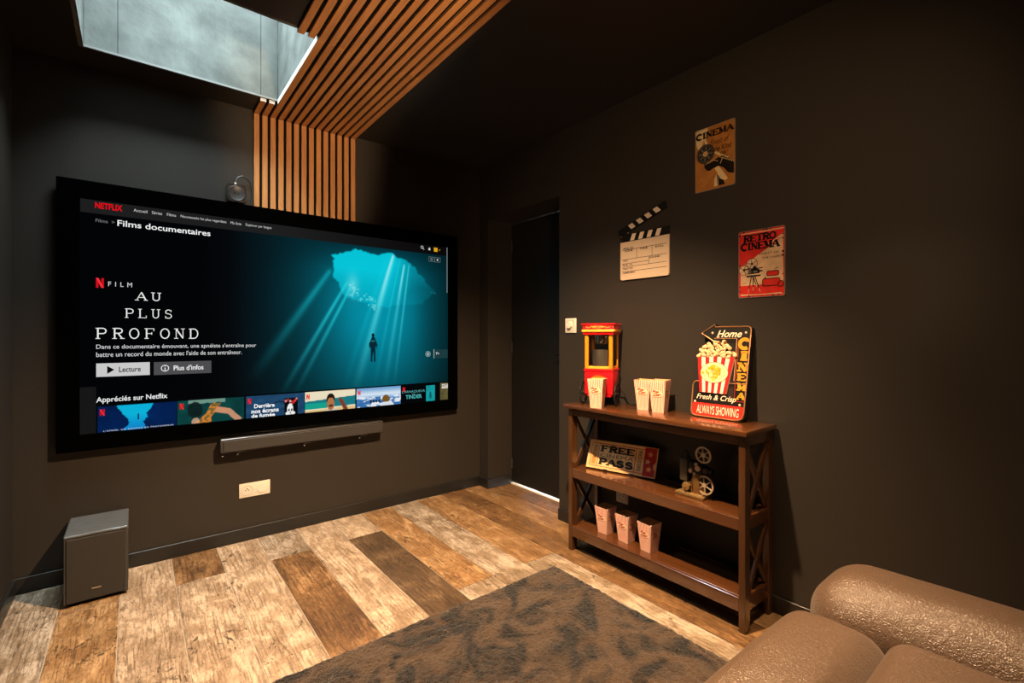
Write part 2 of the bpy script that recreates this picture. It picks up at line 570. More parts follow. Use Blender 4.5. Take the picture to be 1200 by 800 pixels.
    def build(self, name, mats, parent=None, smooth=False, loc=(0, 0, 0), angle=35):
        bmesh.ops.recalc_face_normals(self.bm, faces=self.bm.faces[:])
        me = bpy.data.meshes.new(name)
        self.bm.to_mesh(me)
        self.bm.free()
        for m_ in (mats if isinstance(mats, (list, tuple)) else [mats]):
            me.materials.append(m_)
        if smooth:
            me.polygons.foreach_set('use_smooth', [True] * len(me.polygons))
            me.set_sharp_from_angle(angle=math.radians(angle))
        return link(name, me, parent, loc)


def rounded_block(size, r, n=7, puff=(0, 0, 0), power=2.0):
    """soft cushion: a rounded box with crowned top and bottom; returns a bmesh centred at 0"""
    bm = bmesh.new()
    half = [q / 2 for q in size]
    rr_ = [min(r, h_ * 0.98) for h_ in half]
    axs = []
    for h_, q in zip(half, rr_):
        a = [-h_ + q * (1 - math.tan(math.radians(45 * (1 - k / n)))) for k in range(n)]
        m_ = max(2, int((2 * h_ - 2 * q) / 0.03))
        mid = [-h_ + q + (2 * h_ - 2 * q) * k / m_ for k in range(m_ + 1)]
        axs.append(a + mid + [-x for x in a[::-1]])
    for ax in range(3):
        u, v = (ax + 1) % 3, (ax + 2) % 3
        for sg_ in (-1, 1):
            rows = []
            for a in axs[u]:
                row = []
                for c in axs[v]:
                    P = [0, 0, 0]
                    P[u], P[v], P[ax] = a, c, sg_ * half[ax]
                    I = [max(-half[k] + rr_[k], min(half[k] - rr_[k], P[k])) for k in range(3)]
                    d_ = Vector([(P[k] - I[k]) / rr_[k] for k in range(3)]).normalized()
                    row.append(bm.verts.new([I[k] + d_[k] * rr_[k] for k in range(3)]))
                rows.append(row)
            for i_ in range(len(rows) - 1):
                for j_ in range(len(rows[0]) - 1):
                    bm.faces.new((rows[i_][j_], rows[i_ + 1][j_], rows[i_ + 1][j_ + 1], rows[i_][j_ + 1]))
    bmesh.ops.remove_doubles(bm, verts=bm.verts[:], dist=1e-5)
    for v in bm.verts:
        if puff[2]:
            v.co.z += puff[2] * v.co.z / half[2] * (1 - abs(v.co.x / half[0]) ** power) * (1 - abs(v.co.y / half[1]) ** power)
        if puff[0]:
            v.co.x += puff[0] * v.co.x / half[0] * (1 - abs(v.co.z / half[2]) ** power)
    return bm


# ------------------------------------------------------------------ flat print
_tx = {}


def text_shape(body, shear=0.0, bold=0.0, space=1.0):
    key = (body, shear, bold, space)
    if key in _tx: return _tx[key]
    cu = bpy.data.curves.new('lettering', 'FONT')
    cu.body = body
    cu.size = 1.0
    cu.shear = shear
    cu.offset = bold
    cu.space_character = space
    cu.resolution_u = 3
    ob = bpy.data.objects.new('lettering_tmp', cu)
    COL.objects.link(ob)
    dg = bpy.context.evaluated_depsgraph_get()
    me = bpy.data.meshes.new_from_object(ob.evaluated_get(dg))
    V = [(v.co.x, v.co.y) for v in me.vertices]
    F = [tuple(p.vertices) for p in me.polygons]
    bpy.data.objects.remove(ob)
    bpy.data.meshes.remove(me)
    bpy.data.curves.remove(cu)
    xs = [v[0] for v in V]; ys = [v[1] for v in V]
    x0, x1, y0, y1 = min(xs), max(xs), min(ys), max(ys)
    V = [((x - x0) / (x1 - x0), (y - y0) / (y1 - y0)) for x, y in V]
    _tx[key] = (V, F)
    return V, F


def arc(cx, cy, rx, ry, a0, a1, n=12):
    return [(cx + rx * math.cos(math.radians(a0 + (a1 - a0) * i / n)), cy + ry * math.sin(math.radians(a0 + (a1 - a0) * i / n))) for i in range(n + 1)]


# slab-serif capitals: strokes (polyline, weight) in a unit box; 't' thick, 'n' thin; serifs as (x, y) feet
SLAB = {
    'A': ([([(0.0, 0), (0.5, 1)], 'n'), ([(0.5, 1), (1, 0)], 't'), ([(0.2, 0.34), (0.8, 0.34)], 'n')], [(0.02, 0), (0.98, 0)]),
    'C': ([(arc(0.52, 0.5, 0.48, 0.5, 50, 310, 18), 't'), ([(0.9, 1), (0.9, 0.72)], 'n')], []),
    'D': ([([(0.14, 0), (0.14, 1)], 't'), ([(0.14, 1), (0.5, 1)] + arc(0.5, 0.5, 0.46, 0.5, 90, -90, 14) + [(0.14, 0)], 'm')], [(0.14, 0), (0.14, 1)]),
    'E': ([([(0.16, 0), (0.16, 1)], 't'), ([(0.16, 1), (0.95, 1)], 'n'), ([(0.16, 0.5), (0.72, 0.5)], 'n'), ([(0.16, 0), (0.95, 0)], 'n'), ([(0.93, 1), (0.93, 0.76)], 'n'), ([(0.93, 0), (0.93, 0.24)], 'n'), ([(0.7, 0.62), (0.7, 0.38)], 'n')], [(0.16, 0), (0.16, 1)]),
    'F': ([([(0.16, 0), (0.16, 1)], 't'), ([(0.16, 1), (0.95, 1)], 'n'), ([(0.16, 0.5), (0.72, 0.5)], 'n'), ([(0.93, 1), (0.93, 0.76)], 'n'), ([(0.7, 0.62), (0.7, 0.38)], 'n')], [(0.16, 0), (0.16, 1)]),
    'G': ([(arc(0.52, 0.5, 0.48, 0.5, 50, 330, 18), 't'), ([(0.6, 0.45), (0.95, 0.45), (0.95, 0.1)], 'n')], []),
    'H': ([([(0.15, 0), (0.15, 1)], 't'), ([(0.85, 0), (0.85, 1)], 't'), ([(0.15, 0.5), (0.85, 0.5)], 'n')], [(0.15, 0), (0.15, 1), (0.85, 0), (0.85, 1)]),
    'I': ([([(0.5, 0), (0.5, 1)], 't')], [(0.5, 0), (0.5, 1)]),
    'L': ([([(0.16, 0), (0.16, 1)], 't'), ([(0.16, 0), (0.95, 0)], 'n'), ([(0.93, 0), (0.93, 0.26)], 'n')], [(0.16, 0), (0.16, 1)]),
    'M': ([([(0.1, 0), (0.1, 1)], 'n'), ([(0.1, 1), (0.5, 0.1)], 't'), ([(0.5, 0.1), (0.88, 1)], 'n'), ([(0.88, 0), (0.88, 1)], 't')], [(0.1, 0), (0.1, 1), (0.88, 0), (0.88, 1)]),
    'N': ([([(0.12, 0), (0.12, 1)], 'n'), ([(0.12, 1), (0.88, 0)], 't'), ([(0.88, 0), (0.88, 1)], 'n')], [(0.12, 0), (0.12, 1), (0.88, 1)]),
    'O': ([(arc(0.5, 0.5, 0.46, 0.5, 0, 360, 24), 'm')], []),
    'P': ([([(0.16, 0), (0.16, 1)], 't'), ([(0.16, 1), (0.6, 1)] + arc(0.6, 0.74, 0.34, 0.26, 90, -90, 10) + [(0.16, 0.48)], 'm')], [(0.16, 0), (0.16, 1)]),
    'R': ([([(0.16, 0), (0.16, 1)], 't'), ([(0.16, 1), (0.58, 1)] + arc(0.58, 0.76, 0.33, 0.24, 90, -90, 10) + [(0.16, 0.52)], 'm'), ([(0.5, 0.52), (0.9, 0)], 't')], [(0.16, 0), (0.16, 1), (0.92, 0)]),
    'S': ([(arc(0.5, 0.74, 0.36, 0.26, 35, 215, 10) + arc(0.5, 0.26, 0.4, 0.26, 75, -145, 12), 'm'), ([(0.84, 1), (0.84, 0.74)], 'n'), ([(0.12, 0), (0.12, 0.26)], 'n')], []),
    'T': ([([(0.5, 0), (0.5, 1)], 't'), ([(0.02, 1), (0.98, 1)], 'n'), ([(0.04, 1), (0.04, 0.74)], 'n'), ([(0.96, 1), (0.96, 0.74)], 'n')], [(0.5, 0)]),
    'U': ([([(0.15, 1), (0.15, 0.32)] + arc(0.5, 0.32, 0.35, 0.32, 180, 360, 12)[1:] + [(0.85, 1)], 'm')], [(0.15, 1), (0.85, 1)]),
}


class Flat:
    """coloured flat shapes in a plane (x to the right, y up); later layers lie a hair further out"""
    def __init__(self, eps=0.00025):
        self.V = []; self.F = []; self.C = []
        self.eps = eps

    def _add(self, V, F, col, lay):
        o = len(self.V)
        self.V += [(x, y, lay) for x, y in V]
        self.F += [tuple(i + o for i in f) for f in F]
        c = (*lin(col), 1)
        self.C += [c] * len(F)

    def poly(self, pts, col, lay=1):
        t = tessellate_polygon([[Vector((p[0], p[1], 0)) for p in pts]])
        F = []
        for a, b, c in t:
            A, B, Cc = pts[a], pts[b], pts[c]
            s = (B[0] - A[0]) * (Cc[1] - A[1]) - (B[1] - A[1]) * (Cc[0] - A[0])
            F.append((a, b, c) if s > 0 else (a, c, b))
        self._add(pts, F, col, lay)

    def rect(self, x0, x1, y0, y1, col, lay=1):
        self._add([(x0, y0), (x1, y0), (x1, y1), (x0, y1)], [(0, 1, 2, 3)], col, lay)

    def rrect(self, x0, x1, y0, y1, r, col, lay=1):
        self.poly(arc(x1 - r, y1 - r, r, r, 0, 90, 5) + arc(x0 + r, y1 - r, r, r, 90, 180, 5) + arc(x0 + r, y0 + r, r, r, 180, 270, 5) + arc(x1 - r, y0 + r, r, r, 270, 360, 5), col, lay)

    def disc(self, cx, cy, rx, ry, col, lay=1, n=24):
        self._add([(cx + rx * math.cos(2 * PI * i / n), cy + ry * math.sin(2 * PI * i / n)) for i in range(n)], [tuple(range(n))], col, lay)

    def line(self, pts, w, col, lay=1, closed=False):
        n = len(pts)
        L_, R_ = [], []
        for i in range(n):
            if closed:
                a, b = pts[i - 1], pts[(i + 1) % n]
            else:
                a, b = pts[max(i - 1, 0)], pts[min(i + 1, n - 1)]
            dx, dy = b[0] - a[0], b[1] - a[1]
            q = math.hypot(dx, dy) or 1
            nx, ny = -dy / q * w / 2, dx / q * w / 2
            L_.append((pts[i][0] + nx, pts[i][1] + ny)); R_.append((pts[i][0] - nx, pts[i][1] - ny))
        F = []
        m_ = n if closed else n - 1
        for i in range(m_):
            j = (i + 1) % n
            F.append((n + i, n + j, j, i))
        self._add(L_ + R_, F, col, lay)

    def ring(self, cx, cy, rx, ry, w, col, lay=1, n=28):
        self.line([(cx + rx * math.cos(2 * PI * i / n), cy + ry * math.sin(2 * PI * i / n)) for i in range(n)], w, col, lay, True)

    def star(self, cx, cy, r, col, lay=1, rot=90):
        self.poly([(cx + (r if i % 2 == 0 else r * 0.42) * math.cos(math.radians(rot + 36 * i)), cy + (r if i % 2 == 0 else r * 0.42) * math.sin(math.radians(rot + 36 * i))) for i in range(10)], col, lay)

    def text(self, body, x0, x1, y0, y1, col, lay=2, shear=0.0, bold=0.0, skew=0.0, rot=0.0, space=1.0):
        V, F = text_shape(body, shear, bold, space)
        P = []
        for u, v in V:
            if rot == 90: u, v = 1 - v, u
            elif rot == -90: u, v = v, 1 - u
            P.append((x0 + (x1 - x0) * u, y0 + (y1 - y0) * v + skew * u))
        self._add(P, F, col, lay)

    def slab(self, word, x0, x1, y0, y1, col, lay=2, thick=0.3, thin=0.16, serif=0.2, gap=0.2, skew=0.0):
        """weights are fractions of one letter's width"""
        wd = {'I': 0.5, 'M': 1.15, ' ': 0.6}
        tot = sum(wd.get(c, 1.0) for c in word) + gap * (len(word) - 1)
        k = (x1 - x0) / tot
        H = y1 - y0
        x = x0
        for c in word:
            w = wd.get(c, 1.0) * k
            if c in SLAB:
                st, sf = SLAB[c]
                tn = thin * k
                q = 0 if c != 'I' else 0
                def P(p):
                    yy = y0 + tn / 2 + (H - tn) * p[1]
                    xx = x + w * p[0]
                    return (xx, yy + skew * (xx - x0))
                for pl, wt in st:
                    ww = {'t': thick, 'n': thin, 'm': (thick * 0.6 + thin * 0.4)}[wt] * k
                    self.line([P(p) for p in pl], ww, col, lay)
                for p in sf:
                    a = P(p)
                    self.rect(a[0] - serif * k * 1.3, a[0] + serif * k * 1.3, a[1] - tn / 2, a[1] + tn / 2, col, lay)
            x += w + gap * k

    def build(self, name, m_, parent, origin, ux, uy, base=0.0):
        ux, uy, o = Vector(ux).normalized(), Vector(uy).normalized(), Vector(origin)
        nn = ux.cross(uy)
        me = bpy.data.meshes.new(name)
        me.from_pydata([tuple(o + ux * x + uy * y + nn * (base + l * self.eps)) for x, y, l in self.V], [], self.F)
        me.materials.append(m_)
        ca = me.color_attributes.new('Col', 'FLOAT_COLOR', 'CORNER')
        buf = []
        for p, c in zip(me.polygons, self.C):
            buf += list(c) * p.loop_total
        ca.data.foreach_set('color', buf)
        return link(name, me, parent)


RW_U, RW_V = (0, -1, 0), (0, 0, 1)      # right wall: picture right is -y
BW_U, BW_V = (1, 0, 0), (0, 0, 1)       # back wall

xl, xr, yb, yf, H = ROOM['xl'], ROOM['xr'], ROOM['yb'], ROOM['yf'], ROOM['h']
DOOR = dict(y0=2.204, y1=2.992, x=2.38, z=2.088)


# ------------------------------------------------------------------ room shell
def struct(name, mb, m_, parent=None, smooth=False):
    o = mb.build(name, m_, parent, smooth)
    if parent is None: o['kind'] = 'structure'
    return o


fl = MB()
fl.box(xl - 0.1, xr + 0.35, yf - 0.1, yb + 0.1, -0.12, -0.003)
floor = struct('floor', fl, M['grout'])

b = MB(); b.box(xl - 0.1, xr + 0.45, yb, yb + 0.1, 0, H); struct('wall_back', b, M['wall'])
b = MB(); b.box(xl - 0.1, xl, yf - 0.1, yb, 0, H); struct('wall_left', b, M['wall'])
b = MB(); b.box(xl, xr + 0.45, yf - 0.1, yf, 0, H); struct('wall_front', b, M['wall'])
b = MB()
b.box(xr, DOOR['x'] + 0.07, yf, DOOR['y0'], 0, H)
b.box(xr, DOOR['x'] + 0.07, DOOR['y1'], yb, 0, H)
b.box(xr, DOOR['x'] + 0.07, DOOR['y0'], DOOR['y1'], DOOR['z'], H)
struct('wall_right', b, M['wall'])

b = MB()
X0, X1, Y0, Y1 = OPEN['x0'], OPEN['x1'], OPEN['y0'], OPEN['y1']
L_ = 0.0182
b.box(xl - 0.1, X0 - L_, yf - 0.1, yb + 0.1, H, H + 0.14)
b.box(X1 + L_, xr + 0.45, yf - 0.1, yb + 0.1, H, H + 0.14)
b.box(X0 - L_, X1 + L_, yf - 0.1, Y0 - L_, H, H + 0.14)
b.box(X0 - L_, X1 + L_, Y1 + L_, yb + 0.1, H, H + 0.14)
struct('ceiling', b, M['ceiling'])

# skylight: lined shaft, frame and pane
win = bpy.data.objects.new('window_1', None)
COL.objects.link(win)
win['kind'] = 'structure'
win.location = ((X0 + X1) / 2, (Y0 + Y1) / 2, H)
wl = -Vector(win.location)
ZT = 3.12
xs = [X0, -0.06, 0.545, X1]
for i in range(3):
    b = MB(); b.box(xs[i] + 0.0009, xs[i + 1] - 0.0009, Y1, Y1 + 0.018, H, ZT, 0.0012); b.build('lining_panel', M['lining'], win, loc=wl)
    b = MB(); b.box(xs[i] + 0.0009, xs[i + 1] - 0.0009, Y0 - 0.018, Y0, H, ZT, 0.0012); b.build('lining_panel', M['lining'], win, loc=wl)
for a, c in ((X0 - 0.018, X0), (X1, X1 + 0.018)):
    b = MB(); b.box(a, c, Y0 - 0.018, Y1 + 0.018, H, ZT, 0.0012); b.build('lining_panel', M['lining'], win, loc=wl)
e = 0.0035
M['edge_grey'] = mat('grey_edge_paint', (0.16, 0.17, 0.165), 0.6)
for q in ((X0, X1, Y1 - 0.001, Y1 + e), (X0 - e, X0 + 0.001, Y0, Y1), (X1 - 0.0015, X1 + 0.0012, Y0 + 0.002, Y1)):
    b = MB(); b.box(*q, H - (0.020 if q[0] > 0.5 else 0.004), H + 0.006, 0.001 if q[0] < 0.5 else 0.0003); b.build('edge_or_daylit_strip', M['tip_daylit_edge'] if q[0] > 0.5 else M['edge_grey'], win, loc=wl)  # the white strip paints in daylight falling on the slat side
b = MB(); b.box(X0 - 0.02, X1 + 0.02, Y1 + 0.0185, Y1 + 0.06, H + 0.142, ZT); b.box(X0 - 0.02, X1 + 0.02, Y0 - 0.06, Y0 - 0.0185, H + 0.142, ZT); b.build('curb', M['door'], win, loc=wl)
b = MB()
t_ = 0.06
b.box(X0 - 0.06, X0 + t_ - 0.05, Y0 - 0.06, Y1 + 0.06, ZT, ZT + 0.08, 0.004)
b.box(X1 - t_ + 0.05, X1 + 0.06, Y0 - 0.06, Y1 + 0.06, ZT, ZT + 0.08, 0.004)
b.box(X0, X1, Y0 - 0.06, Y0 + 0.01, ZT, ZT + 0.08, 0.004)
b.box(X0, X1, Y1 - 0.01, Y1 + 0.06, ZT, ZT + 0.08, 0.004)
b.build('window_frame', M['charcoal'], win, loc=wl)
b = MB(); b.box(X0, X1, Y0, Y1, ZT + 0.05, ZT + 0.056); b.build('pane', M['sky_glass'], win, loc=wl)

# door at the back of its recess
dr = bpy.data.objects.new('door_1', None)
COL.objects.link(dr)
dr['kind'] = 'structure'
dr.location = (DOOR['x'], (DOOR['y0'] + DOOR['y1']) / 2, 0)
dl = -Vector(dr.location)
b = MB(); b.box(DOOR['x'], DOOR['x'] + 0.04, DOOR['y0'] + 0.012, DOOR['y1'] - 0.012, 0.014, DOOR['z'] - 0.012, 0.002); b.build('door_leaf', M['door'], dr, loc=dl)
b = MB()
b.box(DOOR['x'] + 0.004, DOOR['x'] + 0.06, DOOR['y0'], DOOR['y0'] + 0.010, 0, DOOR['z'])
b.box(DOOR['x'] + 0.004, DOOR['x'] + 0.06, DOOR['y1'] - 0.010, DOOR['y1'], 0, DOOR['z'])
b.box(DOOR['x'] + 0.004, DOOR['x'] + 0.06, DOOR['y0'], DOOR['y1'], DOOR['z'] - 0.010, DOOR['z'])
b.build('door_frame', M['trim'], dr, loc=dl)
for hz in (0.16, 1.09, 1.90):
    b = MB(); b.cyl((DOOR['x'] - 0.004, DOOR['y1'] - 0.012, hz - 0.04), (DOOR['x'] - 0.004, DOOR['y1'] - 0.012, hz + 0.04), 0.005, n=10); b.build('hinge', M['charcoal'], dr, loc=dl)
b = MB()
b.cyl((DOOR['x'], 2.30, 1.05), (DOOR['x'] - 0.008, 2.30, 1.05), 0.025, n=20)
b.cyl((DOOR['x'], 2.30, 1.05), (DOOR['x'] - 0.05, 2.30, 1.05), 0.009, n=12)
b.tube([(DOOR['x'] - 0.05, 2.295, 1.05), (DOOR['x'] - 0.052, 2.36, 1.05), (DOOR['x'] - 0.05, 2.42, 1.05)], 0.009, 10)
b.build('door_handle', M['black_satin'], dr, smooth=True, loc=dl)
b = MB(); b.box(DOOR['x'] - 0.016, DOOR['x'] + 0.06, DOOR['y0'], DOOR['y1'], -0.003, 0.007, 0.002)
o = b.build('trim_1', M['white_plastic']); o['kind'] = 'structure'  # pale sill strip standing in for light leaking under the door

# baseboards
BH, BT = 0.074, 0.013


def board(name, x0, x1, y0, y1):
    b = MB(); b.box(x0, x1, y0, y1, 0, BH, 0.002)
    o = b.build(name, M['trim']); o['kind'] = 'structure'


board('baseboard_back', xl, xr, yb - BT, yb)
board('baseboard_left', xl, xl + BT, yf, yb - BT)
board('baseboard_front', xl + BT, xr - BT, yf, yf + BT)
board('baseboard_right', xr - BT, xr, yf, DOOR['y0'] + BT * 0)
board('baseboard_recess', xr, DOOR['x'] - 0.016, DOOR['y1'] - BT, DOOR['y1'])
board('baseboard_corner', xr - BT, xr, DOOR['y1'] - BT, yb - BT)

# floor tiles, wood look, 20 x 120, every second column shifted
colx = [0.155 + 0.205 * i for i in range(-3, 12)]
GAP = 0.0016
kinds = {}
rng = random.Random(3)
for ci, x0 in enumerate(colx):
    par = (ci - 3) % 2
    y_joint = 2.745 if par == 0 else 1.885
    ys = [y_joint + 1.2 * k for k in range(-4, 3)]
    for k in range(len(ys) - 1):
        a, c = max(ys[k], yf), min(ys[k + 1], yb)
        if c - a < 0.02: continue
        xa, xb = max(x0, xl), min(x0 + 0.205, DOOR['x'])
        if xa >= xr and (c < DOOR['y0'] or a > DOOR['y1']): continue
        if xb - xa < 0.01: continue
        sp = {(3, 2.745): 'plank_brown', (5, 1.545): 'plank_brown', (7, 1.545): 'plank_dark', (5, 2.745): 'plank_grey'}
        kind = sp.get((ci, round(ys[k], 3)))
        if kind is None:
            if ci <= 7: kind = {0: 'plank_grey', 1: 'plank_tan'}.get(ci, 'plank_pale')
            else: kind = {8: 'plank_tan', 9: 'plank_grey', 10: 'plank_tan', 11: 'plank_brown', 12: 'plank_tan'}.get(ci, 'plank_brown')
            if ci in (8, 10) and k % 2: kind = 'plank_grey'
        segs = [(a, c)]
        if xa < xr < xb:        # the tile that meets the wall line runs on into the door recess only
            xb = xb if (a < DOOR['y1'] and c > DOOR['y0']) else xr
        b = MB()
        cx, cy = (xa + xb) / 2, (a + c) / 2
        b.box(xa + GAP - cx, xb - GAP - cx, a + GAP - cy, c - GAP - cy, -0.010, 0.0, 0.0010)
        b.build('plank', M[kind], floor, loc=(cx, cy, 0))


# ------------------------------------------------------------------ slatted panel on wall and ceiling
SX0, SP, SW = 0.545, 0.0436, 0.0285
pw = thing('slat_panel', 'upright oak slat panel on black felt, on the wall above the screen', 'wall panel', (0.84, yb, 1.75))
wl = -Vector(pw.location)
b = MB(); b.box(SX0 - 0.001, SX0 + 13 * SP + SW + 0.001, yb - 0.009, yb - 0.0005, 1.905, H - 0.0095); b.build('felt_backing', M['felt'], pw, loc=wl)
for i in range(14):
    x = SX0 + i * SP
    b = MB(); b.box(x, x + SW, yb - 0.021, yb - 0.008, 1.905, H - 0.0215, 0.001); b.build('slat', M['slat'], pw, loc=wl)
pc = thing('slat_panel', 'overhead oak slat panel on black felt, across the ceiling beside the skylight', 'wall panel', (0.84, 1.6, H))
wl = -Vector(pc.location)
YS = 2.158
YE = -0.25
b = MB()
b.box(X1 + 0.0015, SX0 + 13 * SP + SW + 0.001, YE, yb - 0.001, H - 0.009, H - 0.0005)
b.box(SX0 - 0.001, X1 + 0.0015, YE, Y0 - 0.02, H - 0.009, H - 0.0005)
b.box(SX0 - 0.001, X1 + 0.0015, Y1 + 0.012, yb - 0.001, H - 0.009, H - 0.0005)
b.build('felt_backing', M['felt'], pc, loc=wl)
for i in range(14):
    x = SX0 + i * SP
    parts = [(YE, YS - 0.0008), (YS + 0.0008, yb - 0.021)]
    if x + SW < X1: parts = [(YE, YS - 0.0008), (Y1 + 0.012, yb - 0.021)]
    for a, c in parts:
        b = MB(); b.box(x, x + SW, a, c, H - 0.021, H - 0.008, 0.001); b.build('slat', M['slat_y'], pc, loc=wl)
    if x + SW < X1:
        b = MB(); b.box(x, x + SW, Y1 + 0.0085, Y1 + 0.0118, H - 0.021, H - 0.004); b.build('white_tip', M['tip_daylit_edge'], pc, loc=wl)

# ------------------------------------------------------------------ screen
YSC = 3.06
SU0, SU1, SZ1, SZ0 = -0.2025, 1.8289, 1.8411, 0.7098
tv = thing('television', 'huge wide black bordered screen hanging on the back wall showing a film menu', 'television', (0.815, yb, 1.275))
wl = -Vector(tv.location)
b = MB()
FX0, FX1, FZ0, FZ1 = -0.285, 1.914, 0.630, 1.930
b.box(FX0, SU0, YSC - 0.004, yb - 0.022, FZ0, FZ1, 0.003)
b.box(SU1, FX1, YSC - 0.004, yb - 0.022, FZ0, FZ1, 0.003)
b.box(SU0 - 0.004, SU1 + 0.004, YSC - 0.004, yb - 0.022, SZ1, FZ1, 0.003)
b.box(SU0 - 0.004, SU1 + 0.004, YSC - 0.004, yb - 0.022, FZ0, SZ0, 0.003)
b.build('border', M['black_velvet'], tv, loc=wl)
b = MB(); b.box(SU0 - 0.003, SU1 + 0.003, YSC + 0.002, yb - 0.024, SZ0 - 0.003, SZ1 + 0.003); b.build('back_housing', M['black_satin'], tv, loc=wl)
b = MB(); b.box(0.2, 1.4, yb - 0.024, yb - 0.001, 1.0, 1.6); b.build('wall_mount', M['black_satin'], tv, loc=wl)

# the lit picture: one colour per point of a fine grid
GW, GH = 680, 380
U, Vv = np.meshgrid(np.linspace(0, 1, GW), np.linspace(0, 1, GH))
ASP = 16 / 9
rs = np.random.RandomState(5)


def vnoise(fu, fv, seed, octs=4):
    out = np.zeros_like(U); amp = 1.0; tot = 0
    for o_ in range(octs):
        r = np.random.RandomState(seed + o_)
        nu, nv = int(fu) + 3, int(fv) + 3
        g = r.rand(nv, nu)
        x = U * fu; y = Vv * fv
        xi = np.clip(x.astype(int), 0, nu - 2); yi = np.clip(y.astype(int), 0, nv - 2)
        fx = x - xi; fy = y - yi
        fx = fx * fx * (3 - 2 * fx); fy = fy * fy * (3 - 2 * fy)
        v = (g[yi, xi] * (1 - fx) + g[yi, xi + 1] * fx) * (1 - fy) + (g[yi + 1, xi] * (1 - fx) + g[yi + 1, xi + 1] * fx) * fy
        out += v * amp; tot += amp; amp *= 0.5; fu *= 2; fv *= 2
    return out / tot


def inpoly(pts, du=0, dv=0):
    m_ = np.zeros(U.shape, bool)
    n = len(pts)
    X_, Y_ = U + du, Vv + dv
    for i in range(n):
        x0_, y0_ = pts[i]; x1_, y1_ = pts[(i + 1) % n]
        if y0_ == y1_: continue
        c = ((y0_ > Y_) != (y1_ > Y_)) & (X_ < (x1_ - x0_) * (Y_ - y0_) / (y1_ - y0_) + x0_)
        m_ ^= c
    return m_


def C8(r, g, b_): return np.array([r, g, b_], float) / 255


def seg_t(p, q):
    ax, ay = p; bx, by = q
    dx, dy = (bx - ax) * ASP, by - ay
    l2 = dx * dx + dy * dy
    t = ((U - ax) * ASP * dx + (Vv - ay) * dy) / l2
    d = np.abs((U - ax) * ASP * dy - (Vv - ay) * dx) / math.sqrt(l2)
    return t, d


def lerp(img, col, a):
    return img * (1 - a[..., None]) + np.asarray(col) * a[..., None]


img = np.zeros((GH, GW, 3)) + C8(3, 4, 6)
g1 = np.exp(-((U - 0.73) / 0.21) ** 2 - ((Vv - 0.42) / 0.50) ** 2)
g2 = np.exp(-((U - 0.73) / 0.13) ** 2 - ((Vv - 0.45) / 0.30) ** 2)
g3 = np.clip((U - 0.30) / 0.35, 0, 1)
img = lerp(img, C8(0, 62, 70), np.clip(g3 * 0.85, 0, 1) * np.clip(1.25 - np.abs(Vv - 0.5), 0, 1))
img = lerp(img, C8(0, 160, 185), np.exp(-((U - 0.725) / 0.085) ** 2 - ((Vv - 0.42) / 0.16) ** 2) * 0.75)
img = lerp(img, C8(0, 122, 142), g1 * 0.85)
img = lerp(img, C8(0, 150, 172), g2 * 0.6)
img *= (1 - 0.45 * np.clip((U - 0.86) / 0.14, 0, 1))[..., None]
img = lerp(img, C8(0, 28, 34), np.clip((0.20 - Vv) / 0.16, 0, 1) * np.clip((U - .3) / .3, 0, 1) * 0.75)
# mouth of the cave
hole = [(0.583, 0.117), (0.625, 0.102), (0.656, 0.078), (0.695, 0.095), (0.731, 0.097), (0.784, 0.081), (0.815, 0.104), (0.847, 0.125), (0.896, 0.218), (0.948, 0.3), (0.896, 0.373), (0.831, 0.385), (0.769, 0.409), (0.713, 0.407), (0.667, 0.379), (0.625, 0.352), (0.592, 0.259)]
du = (vnoise(60, 34, 11, 3) - 0.5) * 0.022
dv = (vnoise(60, 34, 21, 3) - 0.5) * 0.03
hm = inpoly(hole, du, dv).astype(float)
for _k in range(3): hm = (hm + np.roll(hm, 1, 0) + np.roll(hm, -1, 0) + np.roll(hm, 1, 1) + np.roll(hm, -1, 1)) / 5
hb = np.clip(1 - (U - 0.80) / 0.14, 0.22, 1) * np.clip(1.35 - Vv * 1.5, 0.45, 1)
fade = np.clip(1.12 - np.clip((Vv - 0.15) / 0.25, 0, 1) * 0.72 - np.clip((U - 0.77) / 0.09, 0, 1) * 0.60, 0.14, 1)
img = lerp(img, C8(4, 198, 216), hm * fade * 0.95)
rim = hm * np.clip(fade + .25, 0, 1) * (1 - inpoly(hole, du * 1.2 + 0.004, dv * 1.2 - 0.02)) * (vnoise(140, 80, 9, 2) > 0.52)
img = lerp(img, C8(120, 235, 235), np.clip(rim, 0, 1) * 0.55 * (Vv > 0.3))
# shafts of light
for p, q, w, s, white in (((0.583, 0.20), (0.36, 0.80), 0.018, 0.45, 0.0), ((0.635, 0.259), (0.437, 0.89), 0.010, 0.70, 0.1), ((0.653, 0.262), (0.475, 0.89), 0.009, 0.65, 0.1),
                          ((0.790, 0.080), (0.655, 0.90), 0.016, 0.85, 0.45), ((0.788, 0.083), (0.728, 0.425), 0.008, 0.92, 0.9), ((0.828, 0.135), (0.757, 0.88), 0.010, 0.60, 0.35),
                          ((0.846, 0.122), (0.790, 0.88), 0.006, 0.65, 0.35), ((0.812, 0.10), (0.720, 0.88), 0.007, 0.40, 0.1), ((0.765, 0.10), (0.62, 0.88), 0.012, 0.30, 0.0), ((0.828, 0.135), (0.80, 0.40), 0.005, 0.8, 0.85)):
    t, d_ = seg_t(p, q)
    wid = w * (0.7 + 0.9 * np.clip(t, 0, 1))
    a = np.exp(-(d_ / wid) ** 2) * np.clip(t / 0.04, 0, 1) * np.clip((1.02 - t) / 0.75, 0, 1) * s
    img = lerp(img, C8(20 + 150 * white, 205 + 25 * white, 215 + 20 * white), np.clip(a, 0, 1))
sp_ = ((vnoise(150, 90, 41, 2) > 0.60) & (np.abs(Vv - (0.30 + (U - 0.62) * 0.95)) < 0.035) & (U > 0.635) & (U < 0.725))
